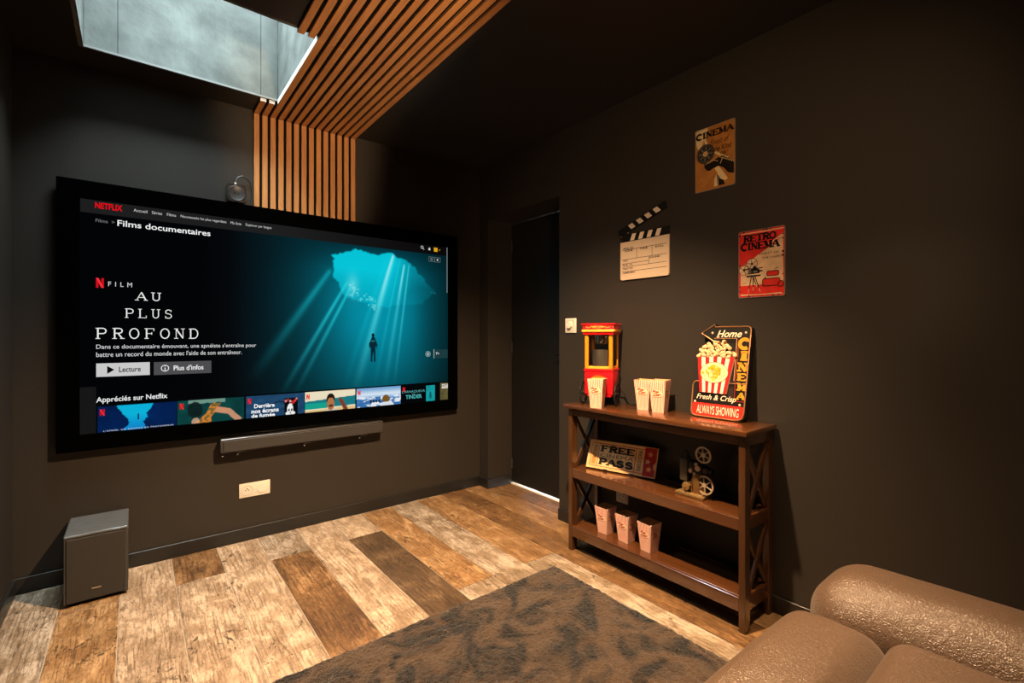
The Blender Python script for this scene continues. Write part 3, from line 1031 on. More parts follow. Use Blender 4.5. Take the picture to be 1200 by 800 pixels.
img = lerp(img, C8(150, 235, 235), sp_.astype(float) * 0.5)
img = lerp(img, C8(170, 235, 235), np.exp(-((U - 0.648) / 0.018) ** 2 - ((Vv - 0.29) / 0.06) ** 2) * 0.45)
# the diver
for pts in ([(0.709, 0.60), (0.711, 0.588), (0.721, 0.588), (0.724, 0.60), (0.731, 0.635), (0.729, 0.66), (0.726, 0.64), (0.724, 0.65), (0.724, 0.735), (0.719, 0.737), (0.717, 0.68), (0.715, 0.68), (0.713, 0.735), (0.708, 0.735), (0.708, 0.65), (0.704, 0.655), (0.701, 0.63)],):
    img = lerp(img, C8(3, 32, 40), inpoly(pts).astype(float) * 0.95)
img = lerp(img, C8(3, 28, 36), (((U - 0.7155) / 0.005) ** 2 + ((Vv - 0.577) / 0.011) ** 2 < 1).astype(float))
img = lerp(img, C8(60, 150, 150), ((np.abs(U - 0.716) < 0.007) & (np.abs(Vv - 0.612) < 0.004)).astype(float) * .6)
# dark text side
img *= (1 - 0.97 * np.clip((0.34 - U) / 0.10, 0, 1))[..., None]
img += C8(2, 3, 5)
# menu bar
bar = (Vv < 0.056) & (U > 0.0)
img[bar] = (C8(29, 29, 30)[None] * (1 - np.clip((U[bar] - 0.45) / 0.5, 0, 1)[:, None]) + C8(10, 8, 8)[None] * np.clip((U[bar] - 0.45) / 0.5, 0, 1)[:, None])
img[(U < 0.029) & (Vv > 0.80)] = C8(22, 22, 23)
# the strip of film pictures
TH = [(0.031, 0.186), (0.188, 0.341), (0.345, 0.501), (0.5025, 0.6555), (0.660, 0.813), (0.8165, 0.951), (0.968, 1.0)]
strip = Vv > 0.880
img[strip & (U > 0.029)] = C8(2, 6, 8)
TV0 = 0.888


def th(i):
    a, c = TH[i]
    mk = (U >= a) & (U <= c) & (Vv >= TV0) & (Vv < 0.999)
    return mk, (U - a) / (c - a), (Vv - TV0) / 0.145


m0, s, t = th(0)
im = np.zeros_like(img) + C8(4, 22, 62)
im = lerp(im, C8(2, 40, 95), vnoise(30, 18, 50))
wob = (vnoise(70, 40, 52, 3) - 0.5) * 0.16
mk = np.where(t < 0.52, np.abs(s - 0.47) < 0.20 - (t - 0.1) * 0.26 + wob * 0.6, np.abs(s - 0.46) < 0.06 + (t - 0.5) * 0.34 + wob * 0.5)
im = lerp(im, np.array(C8(10, 175, 215)), mk.astype(float))
im = lerp(im, C8(15, 110, 190), mk * np.clip((t - 0.3) * 1.6, 0, 1))
im = lerp(im, C8(5, 40, 70), ((((s - 0.50) / 0.012) ** 2 + ((t - 0.38) / 0.10) ** 2) < 1).astype(float))
img[m0] = im[m0]
m0, s, t = th(1)
im = np.zeros_like(img) + C8(12, 78, 72)
im = lerp(im, C8(8, 46, 48), vnoise(40, 24, 60))
im = lerp(im, C8(150, 180, 160), ((t < 0.09 + 0.06 * vnoise(90, 10, 61)) & (s > .15) & (s < .7)).astype(float) * .7)
im = lerp(im, C8(14, 26, 26), ((((s - 0.25) / 0.11) ** 2 + ((t - 0.32) / 0.26) ** 2) < 1).astype(float) * (0.6 + 0.4 * vnoise(160, 90, 62)))
limb, dd = seg_t((TH[1][0] + 0.55 * 0.153, TV0 + 0.05), (TH[1][0] + 0.76 * 0.153, TV0 + 0.065))
im = lerp(im, C8(200, 140, 105), ((dd < 0.014) & (limb > 0) & (limb < 1)).astype(float))
limb, dd = seg_t((TH[1][0] + 0.76 * 0.153, TV0 + 0.065), (TH[1][0] + 0.93 * 0.153, TV0 + 0.115))
im = lerp(im, C8(190, 140, 110), ((dd < 0.013) & (limb > -.1) & (limb < 1)).astype(float))
bod = inpoly([(TH[1][0] + a * 0.153, TV0 + c * 0.145) for a, c in ((0.28, 1.0), (0.22, 0.75), (0.30, 0.65), (0.40, 0.45), (0.5, 0.15), (0.62, 0.12), (0.58, 0.35), (0.5, 0.6), (0.5, 0.8), (0.40, 0.95))], du * .4, dv * .3)
im = lerp(im, C8(205, 125, 45), bod * (0.55 + 0.45 * (vnoise(200, 110, 63, 2) > 0.5)))
im = lerp(im, C8(215, 165, 135), ((((s - 0.26) / 0.06) ** 2 + ((t - 0.72) / 0.14) ** 2) < 1).astype(float) * .8)
img[m0] = im[m0]
m0, s, t = th(2)
im = np.zeros_like(img) + C8(38, 82, 118)
im = lerp(im, C8(22, 52, 84), vnoise(50, 60, 70))
r_ = ((s - 0.55) / 0.17) ** 2 + ((t - 0.62) / 0.36) ** 2
im = lerp(im, C8(10, 16, 26), (np.abs(r_ - 1) < 0.10).astype(float) * .8)
im = lerp(im, C8(8, 8, 10), ((s > 0.64) & (s < 0.88) & (t > 0.16)).astype(float))
for cx, cy, rx_, ry_, cc in ((0.67, 0.26, 0.022, 0.05, C8(225, 120, 120)), (0.71, 0.22, 0.018, 0.04, C8(190, 40, 45)), (0.745, 0.28, 0.020, 0.04, C8(230, 170, 170)), (0.79, 0.33, 0.030, 0.06, C8(205, 35, 40)), (0.83, 0.27, 0.022, 0.05, C8(220, 60, 60)), (0.86, 0.20, 0.016, 0.04, C8(230, 130, 130)), (0.69, 0.93, 0.03, 0.03, C8(170, 40, 40)), (0.82, 0.93, 0.03, 0.03, C8(170, 40, 40)),
                         (0.745, 0.56, 0.052, 0.20, C8(238, 238, 238)), (0.700, 0.72, 0.036, 0.07, C8(235, 235, 235)), (0.795, 0.72, 0.036, 0.07, C8(235, 235, 235)), (0.747, 0.84, 0.030, 0.09, C8(230, 230, 230))):
    im = lerp(im, cc, ((((s - cx) / rx_) ** 2 + ((t - cy) / ry_) ** 2) < 1).astype(float))
for cx, cy, rx_, ry_ in ((0.724, 0.60, 0.014, 0.05), (0.772, 0.60, 0.014, 0.05), (0.748, 0.70, 0.008, 0.03), (0.747, 0.82, 0.022, 0.012)):
    im = lerp(im, C8(8, 8, 10), ((((s - cx) / rx_) ** 2 + ((t - cy) / ry_) ** 2) < 1).astype(float))
img[m0] = im[m0]
m0, s, t = th(3)
im = np.zeros_like(img) + C8(232, 220, 190)
im = lerp(im, C8(25, 120, 128), ((t > 0.36 - 0.12 * s) & (t < 0.66 - .06 * s)).astype(float))
im = lerp(im, C8(20, 168, 140), ((t > 0.44) & (t < 0.66) & (s < 0.42)).astype(float) * .8)
im = lerp(im, C8(222, 190, 130), (t > 0.68 - 0.06 * s + 0.06 * vnoise(40, 10, 80)).astype(float))
im = lerp(im, C8(205, 195, 180), ((((s - 0.52) / 0.21) ** 2 + ((t - 1.02) / 0.34) ** 2) < 1).astype(float))
im = lerp(im, C8(30, 18, 14), ((((s - 0.50) / 0.085) ** 2 + ((t - 0.34) / 0.24) ** 2) < 1).astype(float))
im = lerp(im, C8(176, 112, 70), ((((s - 0.50) / 0.075) ** 2 + ((t - 0.50) / 0.25) ** 2) < 1).astype(float) * (t > 0.28))
im = lerp(im, C8(60, 36, 24), ((((s - 0.505) / 0.05) ** 2 + ((t - 0.58) / 0.05) ** 2) < 1).astype(float) * .8)
for p, q in (((0.69, 0.34), (0.82, 0.80)), ((0.83, 0.80), (0.64, 0.86))):
    limb, dd = seg_t((TH[3][0] + p[0] * 0.153, TV0 + p[1] * 0.145), (TH[3][0] + q[0] * 0.153, TV0 + q[1] * 0.145))
    im = lerp(im, C8(120, 62, 42), ((dd < 0.011) & (limb > -.05) & (limb < 1.05)).astype(float))
img[m0] = im[m0]
m0, s, t = th(4)
im = np.zeros_like(img) + C8(120, 165, 210)
im = lerp(im, C8(235, 240, 245), np.clip((t - 0.05) * 4, 0, 1) * np.clip((0.42 - t) * 6, 0, 1))
im = lerp(im, C8(38, 95, 160), (t > 0.42 + 0.12 * np.sin(s * 9) * .4).astype(float) * (0.5 + .5 * vnoise(90, 60, 90)))
im = lerp(im, C8(225, 232, 240), (vnoise(60, 90, 91, 3) > 0.56).astype(float) * (t > 0.35))
im = lerp(im, C8(215, 222, 232), inpoly([(TH[4][0] + a * 0.153, TV0 + c * 0.145) for a, c in ((0.45, 1.0), (0.52, 0.75), (0.62, 0.58), (0.78, 0.58), (0.86, 0.8), (0.84, 1.0))]).astype(float))
im = lerp(im, C8(120, 84, 30), ((((s - 0.655) / 0.085) ** 2 + ((t - 0.50) / 0.17) ** 2) < 1).astype(float) * (t < .62))
img[m0] = im[m0]
m0, s, t = th(5)
im = np.zeros_like(img) + C8(3, 5, 7)
im = lerp(im, C8(20, 170, 175), ((s > 0.70) & (s < 0.96) & (t > 0.08)).astype(float) * (0.75 + 0.25 * vnoise(90, 60, 95)))
im = lerp(im, C8(10, 80, 90), ((((s - 0.83) / 0.035) ** 2 + ((t - 0.5) / 0.16) ** 2) < 1).astype(float) * .8)
img[m0] = im[m0]
m0, s, t = th(6)
im = np.zeros_like(img) + C8(112, 104, 62)
im = lerp(im, C8(70, 62, 36), vnoise(90, 50, 97))
im = lerp(im, C8(215, 210, 195), ((t > 0.06) & (t < 0.26) & (s > .2)).astype(float))
im = lerp(im, C8(200, 70, 40), ((((s - 0.62) / 0.2) ** 2 + ((t - 0.88) / 0.12) ** 2) < 1).astype(float))
img[m0] = im[m0]

img = np.clip(img, 0, 1)
limg = np.where(img <= 0.04045, img / 12.92, ((img + 0.055) / 1.055) ** 2.4)
px = SU0 + (SU1 - SU0) * U - tv.location.x
pz = SZ1 - (SZ1 - SZ0) * Vv - tv.location.z
vv = np.stack([px, np.full_like(px, YSC - tv.location.y), pz], -1).reshape(-1, 3)
ii = np.arange(GW * GH).reshape(GH, GW)
qd = np.stack([ii[1:, :-1], ii[1:, 1:], ii[:-1, 1:], ii[:-1, :-1]], -1).reshape(-1, 4)
me = bpy.data.meshes.new('picture')
me.vertices.add(len(vv)); me.vertices.foreach_set('co', vv.ravel())
me.loops.add(qd.size); me.loops.foreach_set('vertex_index', qd.ravel().astype(np.int32))
me.polygons.add(len(qd)); me.polygons.foreach_set('loop_start', np.arange(0, qd.size, 4, dtype=np.int32))
me.update(calc_edges=True)
ca = me.color_attributes.new('Col', 'FLOAT_COLOR', 'POINT')
ca.data.foreach_set('color', np.concatenate([limg.reshape(-1, 3), np.ones((GW * GH, 1))], 1).ravel().astype(np.float32))
me.materials.append(M['screen'])
link('picture', me, tv)

# lettering of the film menu, on the lit screen; coordinates are fractions of the screen
T = None


def part(name=None, nxt=None):
    global T
    if name:
        q = T.build(name, M['screen'], tv, Vector((SU0, YSC, SZ0)) - tv.location, BW_U, BW_V)
        if nxt: q['kind'] = 'stuff'
    T = Flat(0.0003)


part()
SWD, SHT = SU1 - SU0, SZ1 - SZ0


def tx(body, u0, u1, v0, v1, col, **k):
    T.text(body, u0 * SWD, u1 * SWD, (1 - v1) * SHT, (1 - v0) * SHT, col, **k)


def rc(u0, u1, v0, v1, col, lay=1):
    T.rect(u0 * SWD, u1 * SWD, (1 - v1) * SHT, (1 - v0) * SHT, col, lay)


def ntile(u0, v0, w, h, col, lay=3):
    """a bold red N mark"""
    a, c = u0 * SWD, (1 - v0 - h) * SHT
    ww, hh = w * SWD, h * SHT
    T.rect(a, a + ww * 0.33, c, c + hh, col, lay)
    T.rect(a + ww * 0.67, a + ww, c, c + hh, col, lay)
    T.poly([(a, c + hh), (a + ww * 0.33, c + hh), (a + ww, c), (a + ww * 0.67, c)], 'f0303a', lay + 1)


tx('NETFLIX', 0.027, 0.0775, 0.008, 0.034, 'e50914', bold=0.03)
part('logo')
for s_, a, c in (('Accueil', 0.099, 0.126), ('Séries', 0.135, 0.156), ('Films', 0.166, 0.185), ('Nouveautés les plus regardées', 0.195, 0.298), ('Ma liste', 0.308, 0.334), ('Explorer par langue', 0.345, 0.411)):
    low = any(ch in s_ for ch in 'pg')
    tx(s_, a, c, 0.0145, 0.0275 + (0.003 if low else 0), 'c9c9c9', bold=0.0)
    part('menu_item')
tx('Films  >', 0.028, 0.063, 0.079, 0.093, '6e6e6e', bold=0.008)
tx('Films documentaires', 0.068, 0.261, 0.0735, 0.100, 'f2f2f2', bold=0.012)
part('page_title')
ntile(0.0285, 0.333, 0.0145, 0.042, 'c8101c')
tx('FILM', 0.051, 0.096, 0.346, 0.366, 'd8d8d8', space=1.9)
part('film_tag')
for wd_, a, c, v0, v1 in (('AU', 0.105, 0.153, 0.385, 0.423), ('PLUS', 0.083, 0.177, 0.461, 0.502), ('PROFOND', 0.029, 0.233, 0.548, 0.595)):
    T.slab(wd_, a * SWD, c * SWD, (1 - v1) * SHT, (1 - v0) * SHT, 'ededea', 2, thick=0.155, thin=0.085, serif=0.17, gap=0.62)
    part('title_word', True)
tx('Dans ce documentaire émouvant, une apnéiste s\'entraîne pour', 0.029, 0.371, 0.619, 0.644, 'd6d6d6', bold=0.003)
tx('battre un record du monde avec l\'aide de son entraîneur.', 0.029, 0.335, 0.652, 0.673, 'd6d6d6', bold=0.003)
part('description_text')
rc(0.029, 0.131, 0.701, 0.759, 'c9c9c9')
T.poly([(0.049 * SWD, (1 - 0.747) * SHT), (0.0625 * SWD, (1 - 0.730) * SHT), (0.049 * SWD, (1 - 0.713) * SHT)], '0a0a0a', 2)
tx('Lecture', 0.071, 0.113, 0.718, 0.742, '141414', bold=0.016)
part('play_button')
rc(0.139, 0.263, 0.702, 0.761, '4c4c4e')
T.ring(0.162 * SWD, (1 - 0.731) * SHT, 0.0155, 0.0155, 0.0035, 'e8e8e8', 2)
rc(0.161, 0.163, 0.728, 0.742, 'e8e8e8', 2); rc(0.161, 0.163, 0.719, 0.723, 'e8e8e8', 2)
tx('Plus d\'infos', 0.180, 0.245, 0.719, 0.743, 'f0f0f0', bold=0.014)
part('info_button')
tx('Appréciés sur Netflix', 0.029, 0.167, 0.846, 0.876, 'ededed', bold=0.014)
part('row_title')
for i, (a, c) in enumerate(TH[:6]):
    ntile(a + 0.0045, 0.899, 0.009, 0.028, 'd01018')
tx("L'APNÉE, UN SOUFFLE EN PROFONDEUR", 0.042, 0.180, 0.990, 0.9985, 'c8d4e0', bold=0.01, space=1.3)
for s_, a, c, v0, v1 in (('Derrière', 0.366, 0.419, 0.930, 0.951), ('nos écrans', 0.359, 0.430, 0.956, 0.977), ('de fumée', 0.359, 0.420, 0.980, 0.9985)):
    tx(s_, a, c, v0, v1, 'f4f4f4', bold=0.03)
part('picture_caption', True)
tx('L\'ARNAQUEUR', 0.819, 0.906, 0.921, 0.938, '5aa8a8', lay=3)
tx('DE', 0.856, 0.866, 0.940, 0.947, '5aa8a8', lay=3)
tx('TINDER', 0.832, 0.894, 0.949, 0.973, '4fb4b4', lay=3, bold=0.02)
part('picture_caption')
tx('HIT', 0.974, 0.998, 0.899, 0.916, '6a6450', lay=3, bold=0.02)
part('picture_caption')
for k in range(4):
    rc(0.705 + k * 0.0095, 0.711 + k * 0.0095, 0.962, 0.976, '1a1e26', 3)
part('small_caption', True)
# icons at the right edge
T.ring(0.895 * SWD, (1 - 0.019) * SHT, 0.009, 0.009, 0.0035, 'cfcfcf', 2)
T.line([(0.8985 * SWD, (1 - 0.025) * SHT), (0.903 * SWD, (1 - 0.033) * SHT)], 0.004, 'cfcfcf', 2)
T.poly([((0.924 + a) * SWD, (1 - 0.025 + c) * SHT) for a, c in ((-0.005, -0.007), (0.005, -0.007), (0.0035, 0.0), (0.003, 0.007), (0, 0.010), (-0.003, 0.007), (-0.0035, 0.0))], 'd0d0d0', 2)
rc(0.942, 0.957, 0.011, 0.037, 'd9a21c', 2)
T.poly([((0.9655 + a) * SWD, (1 - 0.024 + c) * SHT) for a, c in ((-0.003, 0.003), (0.003, 0.003), (0, -0.004))], 'd9a21c', 2)
for a in (0.921, 0.9455):
    rc(a, a + 0.0235, 0.073, 0.076, '5f6d6d', 2); rc(a, a + 0.0235, 0.101, 0.104, '5f6d6d', 2)
    rc(a, a + 0.0015, 0.073, 0.104, '5f6d6d', 2); rc(a + 0.022, a + 0.0235, 0.073, 0.104, '5f6d6d', 2)
for k in range(3):
    rc(0.928, 0.9375, 0.082 + k * 0.006, 0.084 + k * 0.006, '8a9a9a', 3)
T.disc(0.957 * SWD, (1 - 0.0885) * SHT, 0.006, 0.006, 'e0e0e0', 3)
part('menu_icons', True)
rc(0.9952, 0.9982, 0.0, 0.298, '7b8183', 2)
part('scroll_bar')
T.ring(0.9185 * SWD, (1 - 0.697) * SHT, 0.019, 0.019, 0.003, '9cb4b4', 2)
T.ring(0.9185 * SWD, (1 - 0.697) * SHT, 0.009, 0.009, 0.005, 'c4d4d4', 2, 14)
rc(0.9415, 0.9432, 0.668, 0.726, 'c4d0d0', 2)
rc(0.9435, 0.999, 0.670, 0.726, '1c3a3e', 1)
tx('7+', 0.950, 0.964, 0.687, 0.704, 'd8e0e0', lay=3, bold=0.01)
part('age_mark')

# ------------------------------------------------------------------ sound bar and its wall screws
sbx0, sbx1, sbz0, sbz1 = 0.371, 1.312, 0.534, 0.609
sb = thing('soundbar', 'long charcoal soundbar mounted on the wall beneath the screen', 'soundbar', (0.84, yb, 0.57))
wl = -Vector(sb.location)
b = MB(); b.box(sbx0, sbx1, 3.034, 3.090, sbz0, sbz1, 0.006, 2); b.build('body', M['charcoal'], sb, smooth=True, loc=wl)
b = MB(); b.box(sbx0 + 0.014, sbx1 - 0.014, 3.029, 3.036, sbz0 + 0.005, sbz1 - 0.008, 0.002); b.build('grille', M['bar_grille'], sb, loc=wl)
b = MB(); b.box(sbx0 + 0.003, sbx1 - 0.003, 3.030, 3.086, sbz1 - 0.003, sbz1 + 0.002, 0.001); b.build('top_plate', M['silver'], sb, loc=wl)
for x in (0.47, 0.83, 1.18):
    b = MB()
    b.box(x - 0.02, x + 0.02, 3.04, yb, sbz0 - 0.007, sbz0 + 0.001, 0.001)
    b.box(x - 0.02, x + 0.02, yb - 0.003, yb, sbz0 - 0.012, sbz0 + 0.03)
    b.build('bracket', M['charcoal'], sb, loc=wl)
for x, lab in ((0.39, 'first from the left'), (0.466, 'second from the left'), (0.828, 'third from the left'), (1.178, 'last on the right')):
    b = MB(); b.lathe([(0, 0.005), (0.0035, 0.004), (0.006, 0.001), (0.006, -0.002)], (0, 0, 0), (0, -1, 0), 12)
    o = b.build('wall_screw', M['chrome'], None, True, loc=(x, yb - 0.002, 0.506))
    setp(o, 'small bright screw head in the wall under the soundbar, ' + lab, 'screw', 'screws under the soundbar')

# ------------------------------------------------------------------ streaming box
bx = thing('streaming_box', 'small square black media box perched on top of the screen beside the slats', 'media box', (0.452, 3.07, 1.925))
wl = -Vector(bx.location)
b = MB()
bm_pts = []
cx, cz, hs, rr = 0.4515, 1.985, 0.049, 0.017
bm_pts = arc(cx + hs - rr, cz + hs - rr, rr, rr, 0, 90, 6) + arc(cx - hs + rr, cz + hs - rr, rr, rr, 90, 180, 6) + arc(cx - hs + rr, cz - hs + rr, rr, rr, 180, 270, 6) + arc(cx + hs - rr, cz - hs + rr, rr, rr, 270, 360, 6)
b.prism(bm_pts, (0, 3.048, 0), BW_U, BW_V, 0.035)
b.build('case', M['black_gloss'], bx, smooth=True, loc=wl)
b = MB(); b.lathe([(0.030, -0.001), (0.041, -0.001), (0.0425, 0.0012), (0.041, 0.0022), (0.039, 0.0012), (0.0, 0.001)], (cx, 3.048, cz), (0, -1, 0), 32)
b.build('round_face', mat('grey_disc', (0.030, 0.0295, 0.029), 0.35), bx, smooth=True, loc=wl)
F_ = Flat()
F_.disc(-0.0085, -0.0005, 0.0058, 0.0062, '0a0a0a'); F_.disc(-0.0030, 0.0012, 0.0022, 0.0026, '4a4848', 2); F_.disc(-0.0072, 0.0078, 0.0012, 0.0024, '0a0a0a')
F_.text('tv', 0.001, 0.0145, -0.0065, 0.0065, '0a0a0a')
F_.build('emblem', M['print_clean'], bx, Vector((cx, 3.0468, cz)) - bx.location, BW_U, BW_V)
b = MB(); b.tube([(0.448, 3.068, 2.033), (0.450, 3.07, 2.055), (0.462, 3.072, 2.082), (0.482, 3.074, 2.094), (0.507, 3.078, 2.090), (0.528, 3.084, 2.070), (0.538, 3.089, 2.03), (0.536, 3.090, 1.97), (0.528, 3.090, 1.92)], 0.0042, 8)
b.build('cable', M['charcoal'], bx, smooth=True, loc=wl)
b = MB(); b.cyl((0.448, 3.068, 2.032), (0.449, 3.068, 2.048), 0.006, n=12); b.build('cable_plug', M['white_plastic'], bx, smooth=True, loc=wl)

# ------------------------------------------------------------------ subwoofer
sw = thing('subwoofer', 'black subwoofer cube standing on the floor in the left corner', 'speaker', (-0.129, 2.95, 0))
wl = -Vector(sw.location)
b = MB(); b.box(-0.238, -0.021, 2.815, 3.082, 0.015, 0.300, 0.002); b.build('cabinet', M['charcoal'], sw, loc=wl)
b = MB(); b.box(-0.2385, -0.0205, 2.802, 3.083, 0.2985, 0.313, 0.004); b.build('top_panel', M['sub_top'], sw, loc=wl)
b = MB(); b.box(-0.232, -0.034, 2.800, 2.816, 0.017, 0.2975, 0.004); b.build('front_grille', M['sub_front'], sw, loc=wl)
for a, c in ((-0.2375, -0.2325), (-0.0335, -0.0215)):
    b = MB(); b.box(a, c, 2.803, 2.82, 0.015, 0.3, 0.001); b.build('side_trim', M['charcoal'], sw, loc=wl)
b = MB(); b.box(-0.147, -0.114, 2.7985, 2.8005, 0.062, 0.068, 0.0008); b.build('badge', M['chrome'], sw, loc=wl)
for x in (-0.215, -0.045):
    for y in (2.84, 3.05):
        b = MB(); b.cyl((x, y, 0), (x, y, 0.016), 0.014, 0.012, 14); b.build('foot', M['black_satin'], sw, loc=wl)


# ------------------------------------------------------------------ sockets and switch
def socket_well(b, c, ax, r=0.0205):
    b.lathe([(r + 0.004, 0.0), (r + 0.004, 0.0012), (r, 0.0014), (r - 0.0015, -0.004), (0, -0.004)], c, ax, 26)


ot = thing('power_outlet', 'white double wall outlet low on the back wall under the screen', 'outlet', (0.552, yb, 0.289))
wl = -Vector(ot.location)
b = MB(); b.box(0.471, 0.633, yb - 0.008, yb, 0.249, 0.330, 0.003, 2); b.build('plate', M['white_plastic'], ot, smooth=True, loc=wl)
b = MB(); b.lathe([(0.0295, 0.0), (0.0295, 0.0018), (0.0265, 0.002), (0.024, -0.0005), (0, -0.0005)], (0.512, yb - 0.008, 0.2895), (0, -1, 0), 28); b.build('socket', M['white_shade'], ot, smooth=True, loc=wl)
b = MB()
for p in ((-0.0095, 0.0, 0.0028), (0.0095, 0.0, 0.0028)):
    b.cyl((0.512 + p[0], yb - 0.0086, 0.2895 + p[1]), (0.512 + p[0], yb - 0.0091, 0.2895 + p[1]), p[2], n=12)
b.cyl((0.512, yb - 0.008, 0.2995), (0.512, yb - 0.018, 0.2995), 0.0024, n=10)
b.build('pin_hole', M['hole'], ot, loc=wl)
b = MB(); b.lathe([(0.0295, 0.0), (0.0295, 0.002), (0.0275, 0.0026), (0.0265, 0.0012), (0.0255, 0.003), (0, 0.0036)], (0.590, yb - 0.008, 0.2895), (0, -1, 0), 28); b.build('blank_cover', M['white_plastic'], ot, smooth=True, loc=wl)

ol = thing('power_outlet', 'white wall outlet half hidden behind the console shelf near the floor', 'outlet', (xr, 1.694, 0.285))
wl = -Vector(ol.location)
b = MB(); b.box(xr - 0.008, xr, 1.654, 1.735, 0.245, 0.326, 0.003, 2); b.build('plate', M['white_plastic'], ol, smooth=True, loc=wl)
b = MB(); b.lathe([(0.0295, 0.0), (0.0295, 0.0018), (0.0265, 0.002), (0.024, -0.0005), (0, -0.0005)], (xr - 0.008, 1.694, 0.285), (-1, 0, 0), 28); b.build('socket', M['white_shade'], ol, smooth=True, loc=wl)
b = MB()
for p in (-0.0095, 0.0095):
    b.cyl((xr - 0.0086, 1.694 + p, 0.285), (xr - 0.0091, 1.694 + p, 0.285), 0.0028, n=12)
b.build('pin_hole', M['hole'], ol, loc=wl)

ws = thing('wall_dimmer', 'white square rotary dimmer on the black wall beside the door recess', 'switch', (xr, 2.096, 1.247))
wl = -Vector(ws.location)
b = MB(); b.box(xr - 0.009, xr, 2.050, 2.142, 1.202, 1.293, 0.003, 2); b.build('plate', M['white_plastic'], ws, smooth=True, loc=wl)
b = MB(); b.box(xr - 0.0105, xr - 0.008, 2.062, 2.130, 1.212, 1.283, 0.001); b.build('inner_plate', M['white_shade'], ws, loc=wl)
b = MB(); b.lathe([(0.023, 0.0), (0.022, 0.012), (0.020, 0.014), (0, 0.014)], (xr - 0.0105, 2.096, 1.252), (-1, 0, 0), 28); b.build('knob', M['white_plastic'], ws, smooth=True, loc=wl)


# ------------------------------------------------------------------ wall signs
def plate_sign(name, label, y0, z0, w, h, r=0.008):
    t_ = thing(name, label, 'poster', (xr, y0 - w / 2, z0 + h / 2))
    wl_ = -Vector(t_.location)
    b = MB()
    pts = arc(w - r, h - r, r, r, 0, 90, 5) + arc(r, h - r, r, r, 90, 180, 5) + arc(r, r, r, r, 180, 270, 5) + arc(w - r, r, r, r, 270, 360, 5)
    b.prism(pts, (xr - 0.004, y0, z0), RW_U, RW_V, 0.0035)
    b.build('tin_plate', M['tin'], t_, loc=wl_)
    return t_


# kraft coloured film reel poster
pA = plate_sign('cinema_poster', 'kraft brown tin poster with a black film reel, uppermost on the right wall', 1.253, 1.876, 0.198, 0.304)
F_ = Flat()
w, h = 0.198, 0.304
KR, CRM, BK = 'a86f33', 'd8bf8e', '15100c'
F_.rrect(0.003, w - 0.003, 0.003, h - 0.003, 0.007, KR, 1)
F_.poly([(0.004, h - 0.01), (0.012, h - 0.004), (0.056, h - 0.004), (0.048, h - 0.03), (0.046, h - 0.06), (0.036, h - 0.085), (0.022, h - 0.10), (0.012, h - 0.085), (0.005, h - 0.05)], CRM, 2)
F_.line([(0.062, h - 0.004), (0.052, h - 0.035), (0.053, h - 0.065), (0.068, h - 0.095), (0.098, h - 0.128), (0.135, h - 0.155), (0.165, h - 0.172)], 0.010, CRM, 2)
cx, cy, R_ = 0.055, 0.178, 0.046
# film tail
F_.poly([(0.05, 0.135), (0.075, 0.128), (0.105, 0.142), (0.135, 0.148), (0.165, 0.128), (0.192, 0.108), (0.192, 0.052), (0.165, 0.062), (0.145, 0.088), (0.12, 0.105), (0.095, 0.10), (0.075, 0.092), (0.06, 0.098), (0.048, 0.115)], BK, 3)
F_.poly([(0.100, 0.098), (0.118, 0.104), (0.140, 0.075), (0.165, 0.035), (0.150, 0.028), (0.128, 0.042), (0.112, 0.075)], CRM, 4)
F_.poly([(0.115, 0.012), (0.112, 0.06), (0.122, 0.075), (0.140, 0.04), (0.150, 0.012)], BK, 3)
F_.poly([(0.097, 0.012), (0.100, 0.05), (0.110, 0.07), (0.114, 0.012)], CRM, 3)
F_.line([(0.14, 0.14), (0.128, 0.112)], 0.003, CRM, 5)
for k in range(9):
    t = k / 8
    F_.rect(0.128 + 0.062 * t - 0.0025, 0.128 + 0.062 * t + 0.0025, 0.141 - 0.036 * t, 0.146 - 0.036 * t, CRM, 5)
    F_.rect(0.058 + 0.055 * t - 0.002, 0.058 + 0.055 * t + 0.002, 0.128 + 0.010 * math.sin(t * 3) - 0.002, 0.132 + 0.010 * math.sin(t * 3) - 0.002, CRM, 5)
    F_.rect(0.116, 0.120, 0.014 + 0.006 * k, 0.017 + 0.006 * k, CRM, 5)
F_.disc(cx, cy, R_, R_, BK, 6, 40)
F_.ring(cx, cy, R_ - 0.004, R_ - 0.004, 0.0015, '8a8078', 7, 40)
for k in range(8):
    a = 2 * PI * k / 8 + 0.3
    F_.disc(cx + 0.027 * math.cos(a), cy + 0.027 * math.sin(a), 0.0095, 0.0095, '6d665c', 7, 16)
    F_.disc(cx + 0.027 * math.cos(a), cy + 0.027 * math.sin(a), 0.0075, 0.0075, BK, 8, 16)
    F_.line([(cx + 0.012 * math.cos(a + .39), cy + 0.012 * math.sin(a + .39)), (cx + 0.04 * math.cos(a + .39), cy + 0.04 * math.sin(a + .39))], 0.0025, '6d665c', 7)
F_.disc(cx, cy, 0.012, 0.012, CRM, 9); F_.disc(cx, cy, 0.0085, 0.0085, KR, 10); F_.disc(cx, cy, 0.004, 0.004, CRM, 11)
F_.slab('CINEMA', 0.010, 0.188, h - 0.052, h - 0.022, '1d120a', 12, thick=0.34, thin=0.15, serif=0.2, gap=0.12)
F_.rect(0.075, 0.15, h - 0.0165, h - 0.0145, '6b4520', 12)
F_.text('Finest of', 0.078, 0.172, h - 0.095, h - 0.068, '4a2d14', 12, shear=0.4)
F_.text('the Kind', 0.095, 0.185, h - 0.130, h - 0.104, '3a2210', 12, shear=0.4, bold=0.01)
F_.text('ONLY', 0.128, 0.170, h - 0.150, h - 0.138, '4a2d14', 12)
